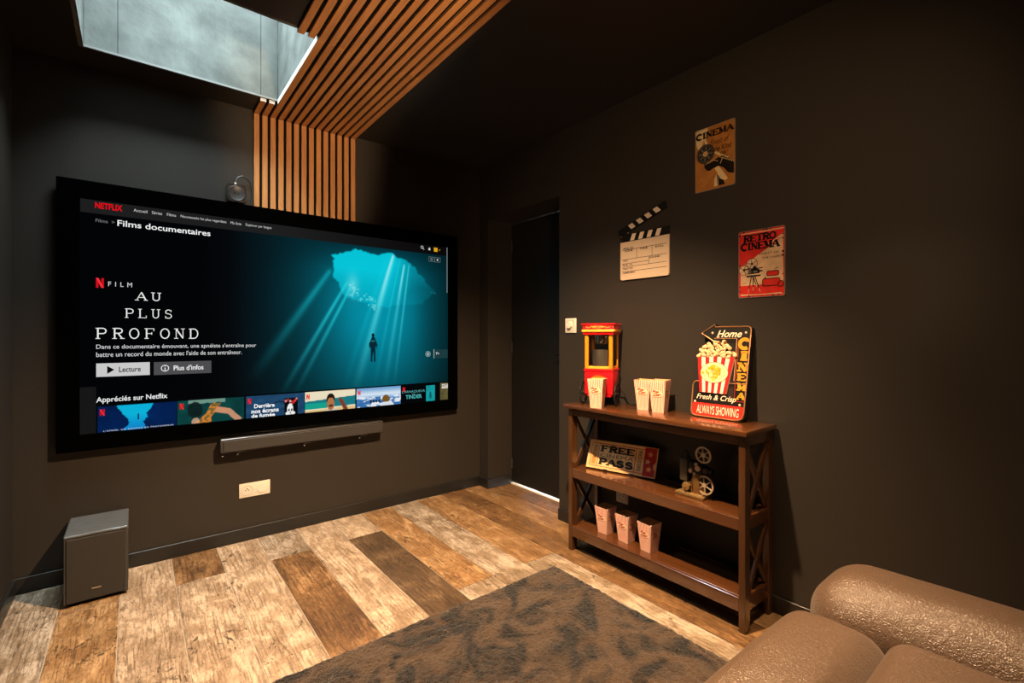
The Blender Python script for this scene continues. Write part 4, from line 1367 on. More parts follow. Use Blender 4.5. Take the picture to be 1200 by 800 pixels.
F_.text('HITS', 0.130, 0.164, h - 0.169, h - 0.157, '4a2d14', 12)
F_.line([(0.025, 0.04), (0.032, 0.044), (0.042, 0.046)], 0.002, '5b3a1a', 3)
F_.build('print', M['print'], pA, Vector((xr - 0.004, 1.253, 1.876)) - pA.location, RW_U, RW_V)

# red retro poster
pB = plate_sign('cinema_poster', 'red and cream tin poster with a film camera, lower right on the wall', 1.040, 1.352, 0.197, 0.299)
F_ = Flat()
w, h = 0.197, 0.299
RD, CR2, BK = 'c92a22', 'cfae8b', '17110f'
F_.rrect(0.003, w - 0.003, 0.003, h - 0.003, 0.006, RD, 1)
F_.poly([(0.010, 0.055), (0.190, 0.055), (0.190, 0.255), (0.165, 0.236), (0.13, 0.212), (0.085, 0.186), (0.05, 0.160), (0.010, 0.140)], CR2, 2)
F_.poly([(0.190, 0.268), (0.150, 0.240), (0.110, 0.222), (0.125, 0.222), (0.192, 0.256)], CR2, 3)
F_.poly([(0.010, 0.290), (0.10, 0.289), (0.19, 0.290), (0.19, 0.285), (0.10, 0.284), (0.010, 0.285)], CR2, 3)
F_.poly([(0.010, 0.010), (0.19, 0.010), (0.18, 0.016), (0.10, 0.013), (0.012, 0.017)], CR2, 3)
rr = random.Random(2)
for k in range(26):
    sx = rr.choice([0.003, w - 0.012]) if k % 2 else rr.uniform(0.003, w - 0.02)
    sy = rr.uniform(0.005, h - 0.02) if k % 2 else rr.choice([0.003, h - 0.009])
    F_.poly([(sx, sy), (sx + rr.uniform(.003, .010), sy + rr.uniform(0, .003)), (sx + rr.uniform(.004, .009), sy + rr.uniform(.003, .008)), (sx, sy + rr.uniform(.003, .010))], BK, 4)
F_.slab('RETRO', 0.026, 0.160, 0.248, 0.279, BK, 6, thick=0.40, thin=0.17, serif=0.22, gap=0.12)
F_.slab('CINEMA', 0.014, 0.172, 0.211, 0.244, BK, 6, thick=0.40, thin=0.17, serif=0.2, gap=0.12)
F_.text('FINEST OF', 0.092, 0.172, 0.184, 0.193, '4a3022', 6, bold=0.005, space=1.15)
F_.text('THE FINEST', 0.104, 0.184, 0.165, 0.174, '4a3022', 6, bold=0.005, space=1.15)
for cx, cy, r_ in ((0.026, 0.124, 0.023), (0.060, 0.150, 0.024)):
    F_.ring(cx, cy, r_, r_, 0.002, BK, 5); F_.disc(cx, cy, 0.005, 0.005, BK, 6)
    F_.disc(cx, cy, r_ - 0.002, r_ - 0.002, 'c7ab8e', 4)
    for k in range(5):
        a = 2 * PI * k / 5 + cx * 50
        F_.line([(cx, cy), (cx + r_ * math.cos(a), cy + r_ * math.sin(a))], 0.0022, BK, 5)
F_.poly([(0.044, 0.104), (0.094, 0.106), (0.094, 0.122), (0.080, 0.128), (0.080, 0.138), (0.068, 0.138), (0.06, 0.126), (0.044, 0.120)], BK, 7)
F_.rect(0.02, 0.106, 0.126, 0.130, BK, 7)
F_.rect(0.086, 0.106, 0.112, 0.118, BK, 7)
F_.disc(0.052, 0.113, 0.007, 0.007, '5c5550', 8); F_.rect(0.066, 0.084, 0.110, 0.117, '6a625c', 8)
F_.rect(0.036, 0.098, 0.092, 0.099, BK, 7)
for p, q in (((0.058, 0.092), (0.044, 0.022)), ((0.066, 0.092), (0.066, 0.030)), ((0.074, 0.092), (0.096, 0.024)), ((0.066, 0.092), (0.082, 0.045))):
    F_.line([p, q], 0.0035, BK, 7)
    F_.line([(q[0] + .25 * (p[0] - q[0]), q[1] + .25 * (p[1] - q[1])), q], 0.003, 'c8a98a', 8)
for x0_, x1_, y0_, y1_ in ((0.122, 0.174, 0.088, 0.112), (0.104, 0.178, 0.046, 0.080), (0.166, 0.192, 0.040, 0.066)):
    F_.rrect(x0_, x1_, y0_, y1_, 0.009, BK, 5); F_.rrect(x0_ + 0.003, x1_ - 0.003, y0_ + 0.003, y1_ - 0.003, 0.007, RD, 6)
F_.line([(0.128, 0.101), (0.150, 0.105), (0.168, 0.102)], 0.0015, '7a1712', 7)
F_.line([(0.12, 0.086), (0.115, 0.08)], 0.004, BK, 5)
F_.line([(0.155, 0.118), (0.166, 0.122), (0.17, 0.122)], 0.002, BK, 5)
F_.line([(0.02, 0.062), (0.03, 0.066), (0.036, 0.066)], 0.002, BK, 5)
F_.build('print', M['print'], pB, Vector((xr - 0.004, 1.040, 1.352)) - pB.location, RW_U, RW_V)

# clapperboard
ck = thing('clapperboard', 'cream film clapperboard with striped hinged arm hanging on the right wall', 'clapperboard', (xr, 1.55, 1.62))
wl = -Vector(ck.location)
cy0, cz0, cw, ch = 1.703, 1.494, 0.308, 0.251
b = MB()
r = 0.012
b.prism([(0, ch - 0.040)] + arc(r, r, r, r, 180, 270, 5) + arc(cw - r, r, r, r, 270, 360, 5) + [(cw, ch - 0.040)], (xr - 0.010, cy0, cz0), RW_U, RW_V, 0.009)
b.build('board', M['clapper'], ck, loc=wl)
b = MB(); b.prism([(0, ch - 0.041), (cw, ch - 0.041), (cw + 0.001, ch + 0.002), (-0.001, ch + 0.002)], (xr - 0.0115, cy0, cz0), RW_U, RW_V, 0.0105)
b.build('lower_stick', M['black_satin'], ck, loc=wl)
ca_, sa_ = math.cos(math.radians(19.5)), math.sin(math.radians(19.5))
hx, hy = 0.008, ch - 0.004


def armp(a, c): return (hx + a * ca_ - c * sa_, hy + a * sa_ + c * ca_)


b = MB(); b.prism([armp(-0.012, 0), armp(cw - 0.002, 0), armp(cw - 0.002, 0.038), armp(-0.012, 0.038)], (xr - 0.0115, cy0, cz0), RW_U, RW_V, 0.0105)
b.build('hinged_arm', M['black_satin'], ck, loc=wl)
for k in range(4):
    F_ = Flat()
    a = 0.068 + 0.053 * k
    F_.poly([(a, ch - 0.038), (a + 0.026, ch - 0.038), (a + 0.040, ch - 0.002), (a + 0.014, ch - 0.002)], 'd8c8b4', 2)
    F_.build('stripe', M['print_clean'], ck, Vector((xr - 0.0115, cy0, cz0)) - ck.location, RW_U, RW_V)
    F_ = Flat()
    a = 0.060 + 0.056 * k
    F_.poly([armp(a + 0.014, 0.004), armp(a + 0.044, 0.004), armp(a + 0.030, 0.034), armp(a, 0.034)], 'd8c8b4', 2)
    F_.build('stripe', M['print_clean'], ck, Vector((xr - 0.0115, cy0, cz0)) - ck.location, RW_U, RW_V)
F_ = Flat()
IK = '1c1210'


def hl(x0, x1, y): F_.rect(x0, x1, y - 0.0012, y + 0.0012, IK, 1)


def vl(x, y0, y1): F_.rect(x - 0.0012, x + 0.0012, y0, y1, IK, 1)


hl(0.012, 0.296, 0.166); hl(0.012, 0.296, 0.113); hl(0.012, 0.188, 0.090); hl(0.012, 0.296, 0.072); hl(0.012, 0.296, 0.046)
vl(0.110, 0.113, 0.166); vl(0.208, 0.113, 0.166); vl(0.188, 0.072, 0.113)
for s_, a, c, y in (('PROD. NO.', 0.020, 0.092, 0.169), ('SCENE', 0.030, 0.085, 0.155), ('TAKE', 0.130, 0.180, 0.155), ('ROLL', 0.228, 0.280, 0.152), ('SOUND', 0.192, 0.258, 0.100), ('DATE', 0.020, 0.050, 0.101), ('PROD. CO.', 0.016, 0.085, 0.0775), ('DIRECTOR', 0.016, 0.085, 0.057), ('CAMERAMAN', 0.016, 0.100, 0.034)):
    F_.text(s_, a, c, y, y + 0.0095, IK, 1, bold=0.03)
F_.build('print', M['print_clean'], ck, Vector((xr - 0.010, cy0, cz0)) - ck.location, RW_U, RW_V)
b = MB()
b.lathe([(0, 0.004), (0.003, 0.0035), (0.005, 0.0)], (xr - 0.0115, cy0 - 0.006, cz0 + ch - 0.006), (-1, 0, 0), 12)
b.lathe([(0, 0.004), (0.003, 0.0035), (0.005, 0.0)], (xr - 0.0115, cy0 - 0.006, cz0 + ch - 0.032), (-1, 0, 0), 12)
b.lathe([(0, 0.004), (0.003, 0.0035), (0.005, 0.0)], (xr - 0.0115, cy0 - 0.055, cz0 + ch - 0.006 + 0.012), (-1, 0, 0), 12)
o = b.build('hinge_rivets', M['chrome'], ck, smooth=True, loc=wl)
o['kind'] = 'stuff'

# ------------------------------------------------------------------ console shelf
sh = thing('console_shelf', 'dark walnut three-tier console shelf with X-braced ends against the right wall', 'shelf', (2.0, 1.372, 0))
wl = -Vector(sh.location)
TZ = 0.807
SY0, SY1 = 0.888, 1.862
SXF, SXB = 1.886, 2.134
b = MB(); b.box(1.862, 2.1365, 0.872, 1.878, TZ - 0.022, TZ, 0.004, 2); b.build('top', M['walnut'], sh, smooth=True, loc=wl)
LEG = []
for x0, x1 in ((SXF, SXF + 0.042), (SXB - 0.036, SXB)):
    for y0, y1 in ((SY0, SY0 + 0.027), (SY1 - 0.027, SY1)):
        b = MB(); b.box(x0, x1, y0, y1, 0, TZ - 0.022, 0.002); b.build('leg', M['walnut_z'], sh, loc=wl)
ya, yc = SY0 + 0.027, SY1 - 0.027
b = MB(); b.box(SXF + 0.003, SXF + 0.021, ya, yc, TZ - 0.062, TZ - 0.022, 0.001); b.build('apron', M['walnut'], sh, loc=wl)
b = MB(); b.box(SXB - 0.02, SXB - 0.004, ya, yc, TZ - 0.062, TZ - 0.022, 0.001); b.build('apron', M['walnut'], sh, loc=wl)
for z0, z1 in ((0.402, 0.452), (0.078, 0.135)):
    b = MB(); b.box(SXF + 0.022, SXB - 0.021, ya + 0.001, yc - 0.001, z1 - 0.018, z1 - 0.0005, 0.001); b.build('shelf_board', M['walnut'], sh, loc=wl)
    b = MB(); b.box(SXF + 0.003, SXF + 0.0215, ya, yc, z0, z1, 0.002); b.build('front_rail', M['walnut'], sh, loc=wl)
    b = MB(); b.box(SXB - 0.0205, SXB - 0.004, ya, yc, z0, z1, 0.002); b.build('rear_rail', M['walnut'], sh, loc=wl)
    for y0 in (SY0 + 0.004, SY1 - 0.023):
        b = MB(); b.box(SXF + 0.042, SXB - 0.036, y0, y0 + 0.019, z0, z1, 0.0015); b.build('end_rail', M['walnut'], sh, loc=wl)
for y0 in (SY0 + 0.004, SY1 - 0.023):
    b = MB(); b.box(SXF + 0.042, SXB - 0.036, y0, y0 + 0.019, TZ - 0.068, TZ - 0.022, 0.0015); b.build('end_rail', M['walnut'], sh, loc=wl)
    for z0, z1 in ((0.452, TZ - 0.068), (0.135, 0.402)):
        yy = y0 + 0.0095
        xa, xb = SXF + 0.040, SXB - 0.034
        b = MB(); b.beam((xa, yy - 0.003, z0 + 0.004), (xb, yy - 0.003, z1 - 0.004), 0.011, 0.022, up=(0, 1, 0) if False else (0, 0, 1), bev=0.001); b.build('cross_brace', M['walnut_z'], sh, loc=wl)
        b = MB(); b.beam((xa, yy + 0.003, z1 - 0.004), (xb, yy + 0.003, z0 + 0.004), 0.011, 0.022, bev=0.001); b.build('cross_brace', M['walnut_z'], sh, loc=wl)


# ------------------------------------------------------------------ popcorn boxes
def make_cup(hh, wt, wb, with_base=True):
    """tapered card box with its stripes and lettering; base at 0, front towards -x"""
    root = bpy.data.objects.new('popcorn_box', None)
    root.empty_display_size = 0.05
    COL.objects.link(root)
    th_ = 0.0012
    b = MB()
    bm = b.bm

    def ring(s, z): return [bm.verts.new((x * s / 2, y * s / 2, z)) for x, y in ((-1, -1), (1, -1), (1, 1), (-1, 1))]
    A, B = ring(wb, 0), ring(wt, hh)
    b.mi = 0
    fs = [bm.faces.new((A[i], A[(i + 1) % 4], B[(i + 1) % 4], B[i])) for i in range(4)] + [bm.faces.new(A[::-1])]
    for f in fs: f.material_index = 0
    Ci, Di = ring(wt - 2 * th_, hh), ring(wb - 2 * th_, th_)
    fs = [bm.faces.new((B[i], B[(i + 1) % 4], Ci[(i + 1) % 4], Ci[i])) for i in range(4)]
    for f in fs: f.material_index = 0
    fs = [bm.faces.new((Ci[i], Ci[(i + 1) % 4], Di[(i + 1) % 4], Di[i])) for i in range(4)] + [bm.faces.new(Di)]
    for f in fs: f.material_index = 1
    b.build('carton', [M['card'], M['card_in']], root)
    slope = (wt - wb) / 2 / hh
    fl_ = Flat(0.00018)
    sl = hh * math.sqrt(1 + slope * slope)

    def face(ux, nrm):
        F2 = Flat(0.00018)
        n = 11
        for i in range(n):
            c0 = -0.5 + (i + 0.22) / n
            c1 = -0.5 + (i + 0.72) / n
            F2.poly([(c0 * wb, 0.001), (c1 * wb, 0.001), (c1 * wt, sl - 0.0005), (c0 * wt, sl - 0.0005)], 'c25a48', 1)
        yc_ = sl * 0.60
        wq = wb * 0.48
        F2.disc(0, yc_, wq, sl * 0.125, 'e6c9a6', 2)
        F2.text('Pop', -wq * 0.85, wq * 0.35, yc_ + sl * 0.015, yc_ + sl * 0.115, '98100f', 3, shear=0.3, bold=0.06)
        F2.text('Corn', -wq * 0.75, wq * 0.9, yc_ - sl * 0.085, yc_ + sl * 0.02, '98100f', 3, shear=0.3, bold=0.06, skew=sl * 0.02)
        F2.line([(-wq * 0.7, yc_ - sl * 0.10), (0, yc_ - sl * 0.115), (wq * 0.8, yc_ - sl * 0.085)], sl * 0.018, '98100f', 3)
        o_ = Vector(nrm) * (wb / 2)
        up = Vector((0, 0, 1)) + Vector(nrm) * slope
        return F2.build('printed_face', M['print_clean'], root, o_, ux, up)
    face((0, -1, 0), (-1, 0, 0))
    face((1, 0, 0), (0, -1, 0))
    face((-1, 0, 0), (0, 1, 0))
    face((0, 1, 0), (1, 0, 0))
    return root


def copy_tree(o, parent=None):
    c = o.copy()
    COL.objects.link(c)
    if parent is not None: c.parent = parent
    for chd in [q for q in bpy.data.objects if q.parent == o]:
        copy_tree(chd, c)
    return c


cupL = make_cup(0.138, 0.083, 0.058)
cupU = make_cup(0.150, 0.084, 0.058)
LZ = 0.1355
for k, (x, y, rz, lab) in enumerate(((1.972, 1.668, 0.03, 'striped popcorn carton on the bottom shelf, farthest left of three'),
                                     (1.972, 1.531, 0.0, 'striped popcorn carton on the bottom shelf, middle one of three'),
                                     (1.972, 1.394, -0.06, 'striped popcorn carton on the bottom shelf, farthest right of three'))):
    c = cupL if k == 0 else copy_tree(cupL)
    c.name = 'popcorn_box'
    c.location = (x, y, LZ); c.rotation_euler = (0, 0, rz)
    setp(c, lab, 'popcorn box', 'popcorn cartons on the shelf')
for k, (x, y, z, rz, lab) in enumerate(((1.912, 1.675, TZ, 0.46, 'striped popcorn carton on the shelf top in front of the red machine'),
                                        (2.064, 1.487, TZ, 0.28, 'striped popcorn carton on the shelf top, left of the middle pair'),
                                        (2.046, 1.384, TZ, 0.24, 'striped popcorn carton on the shelf top, right of the middle pair'),
                                        (2.046, 1.384, TZ + 0.009, 0.24, 'popcorn carton nested inside the right one of the middle pair'))):
    c = cupU if k == 0 else copy_tree(cupU)
    c.name = 'popcorn_box'
    c.location = (x, y, z); c.rotation_euler = (0, 0, rz)
    if k == 3: c.scale = (0.955, 0.955, 0.99)
    setp(c, lab, 'popcorn box', 'popcorn cartons on the shelf')

# ------------------------------------------------------------------ popcorn machine
pm = thing('popcorn_machine', 'small red and yellow popcorn machine on wheels standing on the shelf top', 'popcorn machine', (2.05, 1.710, TZ))
wl = -Vector(pm.location)
mx0, mx1, my0, my1 = 1.986, 2.114, 1.631, 1.789
b = MB()
b.box(mx0, mx1, my0, my1, 0.866, 0.998, 0.006, 2)
b.box(mx0 - 0.004, mx1 + 0.002, my0 - 0.003, my1 + 0.003, 0.988, 1.004, 0.003)
b.box(mx0 + 0.004, mx1 - 0.004, my0 + 0.012, my1 - 0.012, 0.852, 0.868, 0.003)
b.build('base', M['red'], pm, smooth=True, loc=wl)
b = MB()
for a, c in ((0.03, 0.036),):
    b.box(mx0 - 0.0025, mx0, my0 + 0.024, my1 - 0.024, 0.884, 0.974, 0.001)
b.build('front_panel', M['red'], pm, loc=wl)
b = MB()
b.lathe([(0, 0.004), (1.0, 0.003), (1.04, 0.0)], (0, 0, 0), (0, 0, 1), 32)
for v in b.bm.verts:
    x, y, z = v.co
    v.co = Vector((mx0 - 0.0026 - z, 1.710 + x * 0.040, 0.945 + y * 0.024))
b.build('emblem_plate', M['gold_sign'], pm, smooth=True, loc=wl)
for yy in (my0 + 0.002, my1 - 0.022):
    for xx in (mx0, mx1 - 0.02):
        b = MB(); b.box(xx, xx + 0.02, yy, yy + 0.02, 1.003, 1.195, 0.002); b.build('corner_post', M['yellow'], pm, loc=wl)
b = MB(); b.box(mx0 + 0.002, mx1 - 0.002, my0 + 0.004, my1 - 0.004, 1.003, 1.018, 0.002); b.build('popcorn_tray', M['gold_trim'], pm, loc=wl)
b = MB(); b.box(mx0 + 0.006, mx0 + 0.0085, my0 + 0.022, my1 - 0.022, 1.018, 1.190); b.build('front_pane', M['pane'], pm, loc=wl)
b = MB(); b.box(mx0 + 0.02, mx1 - 0.02, my0 + 0.006, my0 + 0.0085, 1.018, 1.190); b.build('side_pane', M['pane'], pm, loc=wl)
b = MB(); b.box(mx0 + 0.02, mx1 - 0.02, my1 - 0.0085, my1 - 0.006, 1.018, 1.190); b.build('side_pane', M['pane'], pm, loc=wl)
b = MB()
b.box(mx0 - 0.010, mx1 + 0.004, my0 - 0.008, my1 + 0.008, 1.188, 1.246, 0.006, 2)
b.box(mx0 - 0.016, mx1 + 0.006, my0 - 0.014, my1 + 0.014, 1.240, 1.250, 0.003)
b.build('canopy', M['red'], pm, smooth=True, loc=wl)
b = MB(); b.box(mx0 - 0.0165, mx1 + 0.004, my0 - 0.012, my1 + 0.012, 1.203, 1.217, 0.004, 2); b.build('canopy_trim', M['gold_trim'], pm, smooth=True, loc=wl)
F_ = Flat()
for s_ in (-1, 1):
    F_.line([(s_ * (0.025 + 0.045 * i / 14), 0.006 * math.sin(i * 0.55) * (1 - i / 20)) for i in range(15)], 0.0035, 'e8923c', 1)
    F_.disc(s_ * 0.027, 0.001, 0.005, 0.005, 'e8923c', 1)
F_.text('POP', -0.021, 0.021, -0.007, 0.008, 'f0a850', 2, bold=0.02)
F_.build('canopy_scroll', M['print_clean'], pm, Vector((mx0 - 0.0102, 1.710, 1.230)) - pm.location, RW_U, RW_V)
b = MB()
b.lathe([(0, 0.0), (0.030, 0.0), (0.034, 0.006), (0.034, 0.046), (0.037, 0.050), (0.0, 0.052)], (2.05, 1.706, 1.138), (0, 0, 1), 28)
b.cyl((2.05, 1.706, 1.188), (2.05, 1.706, 1.196), 0.02, n=16)
b.build('kettle', M['chrome'], pm, smooth=True, loc=wl)
b = MB()
b.lathe([(0.048, 0.0), (0.052, 0.002), (0.054, 0.085), (0.056, 0.088), (0.052, 0.088), (0.050, 0.004), (0.0, 0.003)], (2.05, 1.710, 1.018), (0, 0, 1), 32)
b.build('measuring_bowl', mat('smoked_clear_plastic', (0.80, 0.76, 0.68), 0.2, spec=0.7, metal=0.35), pm, smooth=True, loc=wl)


def wheel(cx, cy, cz, r, side):
    root = MB()
    root.lathe([(r - 0.007, -0.004), (r, -0.004), (r, 0.004), (r - 0.007, 0.004), (r - 0.007, -0.004)], (cx, cy, cz), (0, 1, 0), 32)
    o_ = root.build('wheel', M['black_gloss'], pm, smooth=True, loc=wl)
    s = MB()
    for k in range(10):
        a = 2 * PI * k / 10
        s.cyl((cx, cy, cz), (cx + (r - 0.005) * math.cos(a), cy, cz + (r - 0.005) * math.sin(a)), 0.0018, n=6)
    s.lathe([(0, -0.006), (0.009, -0.005), (0.009, 0.005), (0, 0.006)], (cx, cy, cz), (0, 1, 0), 14)
    q = s.build('spokes', M['iron'], pm, smooth=True, loc=wl)
    q.parent = o_
    q.location = (0, 0, 0)


for yy, sd in ((my0 - 0.016, -1), (my1 + 0.016, 1)):
    wheel(2.018, yy, TZ + 0.062, 0.062, sd)
    b = MB(); b.cyl((2.018, yy, TZ + 0.062), (2.018, yy + (0.03 if sd < 0 else -0.03), TZ + 0.062), 0.005, n=10); b.build('axle', M['iron'], pm, loc=wl)
for yy in (my0 + 0.03, my1 - 0.03):
    b = MB(); b.cyl((2.095, yy, TZ), (2.095, yy, 0.856), 0.008, n=12); b.build('rear_leg', M['black_satin'], pm, smooth=True, loc=wl)
b = MB(); b.tube([(2.112, 1.640, 0.90), (2.120, 1.60, 0.86), (2.115, 1.585, 0.818), (2.09, 1.570, 0.8115), (2.06, 1.555, 0.8115), (2.05, 1.535, 0.8115), (2.075, 1.53, 0.8115)], 0.003, 8); b.build('power_cord', M['black_satin'], pm, smooth=True, loc=wl)
pm.location = (2.022, 1.738, TZ)
pm.rotation_euler = (0, 0, math.radians(24))

# ------------------------------------------------------------------ arrow sign on the shelf top
tilt = math.atan2(0.075, 0.425)
sg = thing('cinema_sign', 'black arrow shaped home cinema sign with striped popcorn tub leaning on the wall', 'sign', (2.05, 1.208, TZ + 0.003))
SGU = Vector((0, -1, 0)); SGV = Vector((math.sin(tilt), 0, math.cos(tilt)))
SGN = SGU.cross(SGV)
Z3 = Vector((0, 0, 0))
outl = ([(0.010, 0.0)] + [(0.205, 0.0)] + arc(0.212, 0.028, 0.026, 0.028, -80, 0, 5) + [(0.2385, 0.30), (0.2385, 0.405)] + arc(0.228, 0.410, 0.0105, 0.0105, 0, 90, 4)
        + [(0.074, 0.4205), (0.072, 0.433), (0.066, 0.433), (0.006, 0.394), (0.006, 0.389), (0.068, 0.356), (0.070, 0.350), (0.012, 0.315), (0.004, 0.29), (0.012, 0.165), (-0.010, 0.164)] + arc(-0.004, 0.152, 0.010, 0.010, 100, 180, 4) + arc(0.010, 0.020, 0.024, 0.020, 180, 260, 5))
b = MB(); b.prism(outl, Z3 - SGN * 0.0, SGU, SGV, 0.038); b.build('body', M['sign_side'], sg)


def sgtube(name, pts, r, m_):
    b = MB(); b.tube([SGU * p[0] + SGV * p[1] + SGN * 0.001 for p in pts], r, 8)
    return b.build(name, m_, sg, smooth=True)


sgtube('edge_tube', [(0.070, 0.352), (0.007, 0.391), (0.068, 0.431), (0.072, 0.420), (0.15, 0.420), (0.222, 0.420), (0.233, 0.415), (0.2365, 0.404), (0.2355, 0.30), (0.2345, 0.10), (0.234, 0.035), (0.228, 0.014), (0.212, 0.005), (0.195, 0.003), (0.015, 0.003), (-0.003, 0.008), (-0.011, 0.022), (-0.013, 0.145), (-0.008, 0.158), (0.002, 0.163), (0.014, 0.163)], 0.0032, M['copper'])
sgtube('inner_tube', [(0.072, 0.366), (0.12, 0.366), (0.176, 0.366), (0.178, 0.30), (0.179, 0.175)], 0.0022, M['copper'])
sgtube('inner_tube', [(0.156, 0.163), (0.232, 0.163)], 0.0020, M['copper'])
F_ = Flat(0.0003)
F_.poly([(0.182, 0.364), (0.236, 0.364), (0.236, 0.18), (0.184, 0.18)], '1c1310', 1)
F_.rect(0.183, 0.189, 0.19, 0.36, '7a3a1c', 2)
F_.rect(0.185, 0.1875, 0.085, 0.205, 'a02020', 2); F_.rect(0.185, 0.232, 0.085, 0.0875, 'a02020', 2)
F_.rect(0.10, 0.176, 0.345, 0.363, '0c0908', 1)
F_.text('Home', 0.082, 0.198, 0.371, 0.404, 'ead9bf', 4, shear=0.35, bold=0.016)
F_.line([(0.080, 0.372), (0.092, 0.369), (0.094, 0.377)], 0.0022, 'ead9bf', 4)
for p in ((0.060, 0.392), (0.215, 0.393), (0.004, 0.068), (0.213, 0.072)):
    F_.disc(p[0], p[1], 0.0055, 0.0055, 'b9a284', 4, 14); F_.disc(p[0] - .001, p[1] + .001, 0.003, 0.003, 'efe0c4', 5, 12)
YL = 'c8942c'
lz = [('C', 0.318, 0.366), ('I', 0.266, 0.310), ('N', 0.218, 0.258), ('E', 0.177, 0.211), ('M', 0.134, 0.168), ('A', 0.094, 0.127)]
for i, (c, a, d_) in enumerate(lz):
    x0_ = 0.191 + 0.0016 * i
    x1_ = 0.233 - 0.0006 * i
    if c == 'I': x0_, x1_ = 0.200, 0.230
    F_.slab(c, x0_, x1_, a, d_, YL, 6, thick=0.40, thin=0.17, serif=0.2)
# the lower panel
F_.poly([(0.012, 0.062), (0.228, 0.062), (0.228, 0.158), (0.012, 0.158)], '120d0b', 1)
F_.rect(0.160, 0.180, 0.10, 0.145, '2c211a', 2)
F_.poly(arc(0.010, 0.022, 0.017, 0.015, 180, 270, 5) + arc(0.212, 0.022, 0.019, 0.016, 270, 360, 5) + [(0.231, 0.060), (0.228, 0.064), (-0.002, 0.064), (-0.007, 0.060)], 'c0271f', 2)
F_.text('Fresh & Crisp', 0.010, 0.196, 0.074, 0.105, 'ecdcc4', 4, shear=0.3, bold=0.008)
F_.text('ALWAYS SHOWING', 0.016, 0.212, 0.015, 0.054, 'ead8be', 4, bold=0.004)
F_.build('lettering', M['print_clean'], sg, Z3, SGU, SGV)
# popcorn tub, a raised plate
tub = [(0.000, 0.281), (0.177, 0.281), (0.151, 0.113), (0.026, 0.113)]
b = MB(); b.prism(tub, SGN * 0.008, SGU, SGV, 0.0078); b.build('popcorn_tub', M['card'], sg)
F_ = Flat(0.0003)
n = 9
for i in range(0, n, 2):
    t0, t1 = i / n, (i + 1) / n
    F_.poly([(0.026 + 0.125 * t0, 0.113), (0.026 + 0.125 * t1, 0.113), (0.177 * t1, 0.281), (0.177 * t0, 0.281)], 'b81f22', 1)
ov = [(0.088 + 0.066 * math.cos(a), 0.205 + (0.049 if math.sin(a) > 0 else 0.046) * math.sin(a)) for a in [2 * PI * k / 36 for k in range(36)]]
F_.poly(ov, 'e8d3a4', 2)
F_.line(ov, 0.002, '6b1a16', 3, True)
r3 = random.Random(9)
for k in range(30):
    a = r3.uniform(0, 2 * PI); q = math.sqrt(r3.random()) * 0.86
    F_.disc(0.080 + 0.054 * q * math.cos(a), 0.205 + 0.040 * q * math.sin(a), r3.uniform(0.005, 0.011), r3.uniform(0.005, 0.010), r3.choice(['d9a32a', 'e3b640', 'd09a22', 'ecd08a']), 4 + k % 4, 12)
F_.ring(0.076, 0.195, 0.013, 0.014, 0.002, '9a6a18', 9, 20); F_.disc(0.076, 0.195, 0.007, 0.007, 'e8cf94', 9, 14)
for k in range(8):
    F_.line([(0.115 + 0.010 * (k % 3), 0.18 + 0.006 * k), (0.119 + 0.010 * (k % 3), 0.186 + 0.006 * k)], 0.0018, '9a6a18', 9)
F_.build('tub_print', M['print_clean'], sg, SGN * 0.008, SGU, SGV)
b = MB()
r4 = random.Random(4)
mats_k = 0
pop = []
for row, (yy, x0_, x1_, n_) in enumerate(((0.287, 0.008, 0.170, 9), (0.303, 0.016, 0.162, 8), (0.319, 0.030, 0.150, 7), (0.333, 0.055, 0.135, 5), (0.343, 0.078, 0.120, 3))):
    for i in range(n_):
        px_ = x0_ + (x1_ - x0_) * i / (n_ - 1) + r4.uniform(-.003, .003)
        c_ = SGU * px_ + SGV * (yy + r4.uniform(-.003, .003)) + SGN * 0.005
        for q in range(3):
            oo = SGU * r4.uniform(-.006, .006) + SGV * r4.uniform(-.006, .006) + SGN * r4.uniform(0, .003)
            b.mi = 1 if r4.random() < 0.16 else 0
            b.sphere(c_ + oo, r4.uniform(0.006, 0.0095), u=10, v=7)
o = b.build('popcorn_heap', [mat('popcorn_cream', lin('dcbf92'), 0.7), mat('popcorn_caramel', lin('7a4a1e'), 0.7)], sg, smooth=True)
o['kind'] = 'stuff'

# ------------------------------------------------------------------ ticket sign on the middle shelf
U2 = Vector((0.2533, -0.9674, 0)); NB = Vector((0.9674, 0.2533, 0))
tl = math.radians(23)
V2 = (NB * math.sin(tl) + Vector((0, 0, 1)) * math.cos(tl)).normalized()
MZ = 0.4526
tk = thing('ticket_sign', 'ticket shaped cinema pass sign propped on the middle shelf', 'sign', (1.957, 1.797, MZ + 0.0078))
N2 = U2.cross(V2)
b = MB(); b.prism([(0, 0), (0.388, 0), (0.388, 0.154), (0, 0.154)], Z3, U2, V2, 0.009); b.build('board', M['mdf'], tk)
for a in (0.105, 0.255):
    b = MB(); b.prism([(a, -0.0055), (a + 0.022, -0.0055), (a + 0.022, 0.003), (a, 0.003)], N2 * 0.003, U2, V2, 0.008); b.build('foot', M['black_satin'], tk)
b = MB()
pa, pb_ = U2 * 0.19 + V2 * 0.13 - N2 * 0.009, U2 * 0.19 + NB * 0.112
pb_.z = -0.003
b.beam(pa, pb_, 0.004, 0.03, up=tuple(U2)); b.build('prop', M['black_satin'], tk)
F_ = Flat(0.0003)
F_.rect(0.004, 0.384, 0.004, 0.150, 'd9b07c', 1)
RDK = '9c2118'
for q in ((0.016, 0.320, 0.136, 0.1395), (0.016, 0.385, 0.012, 0.0155), (0.016, 0.0195, 0.012, 0.1395), (0.060, 0.064, 0.012, 0.1395), (0.272, 0.276, 0.012, 0.1395)):
    F_.rect(*q, RDK, 2)
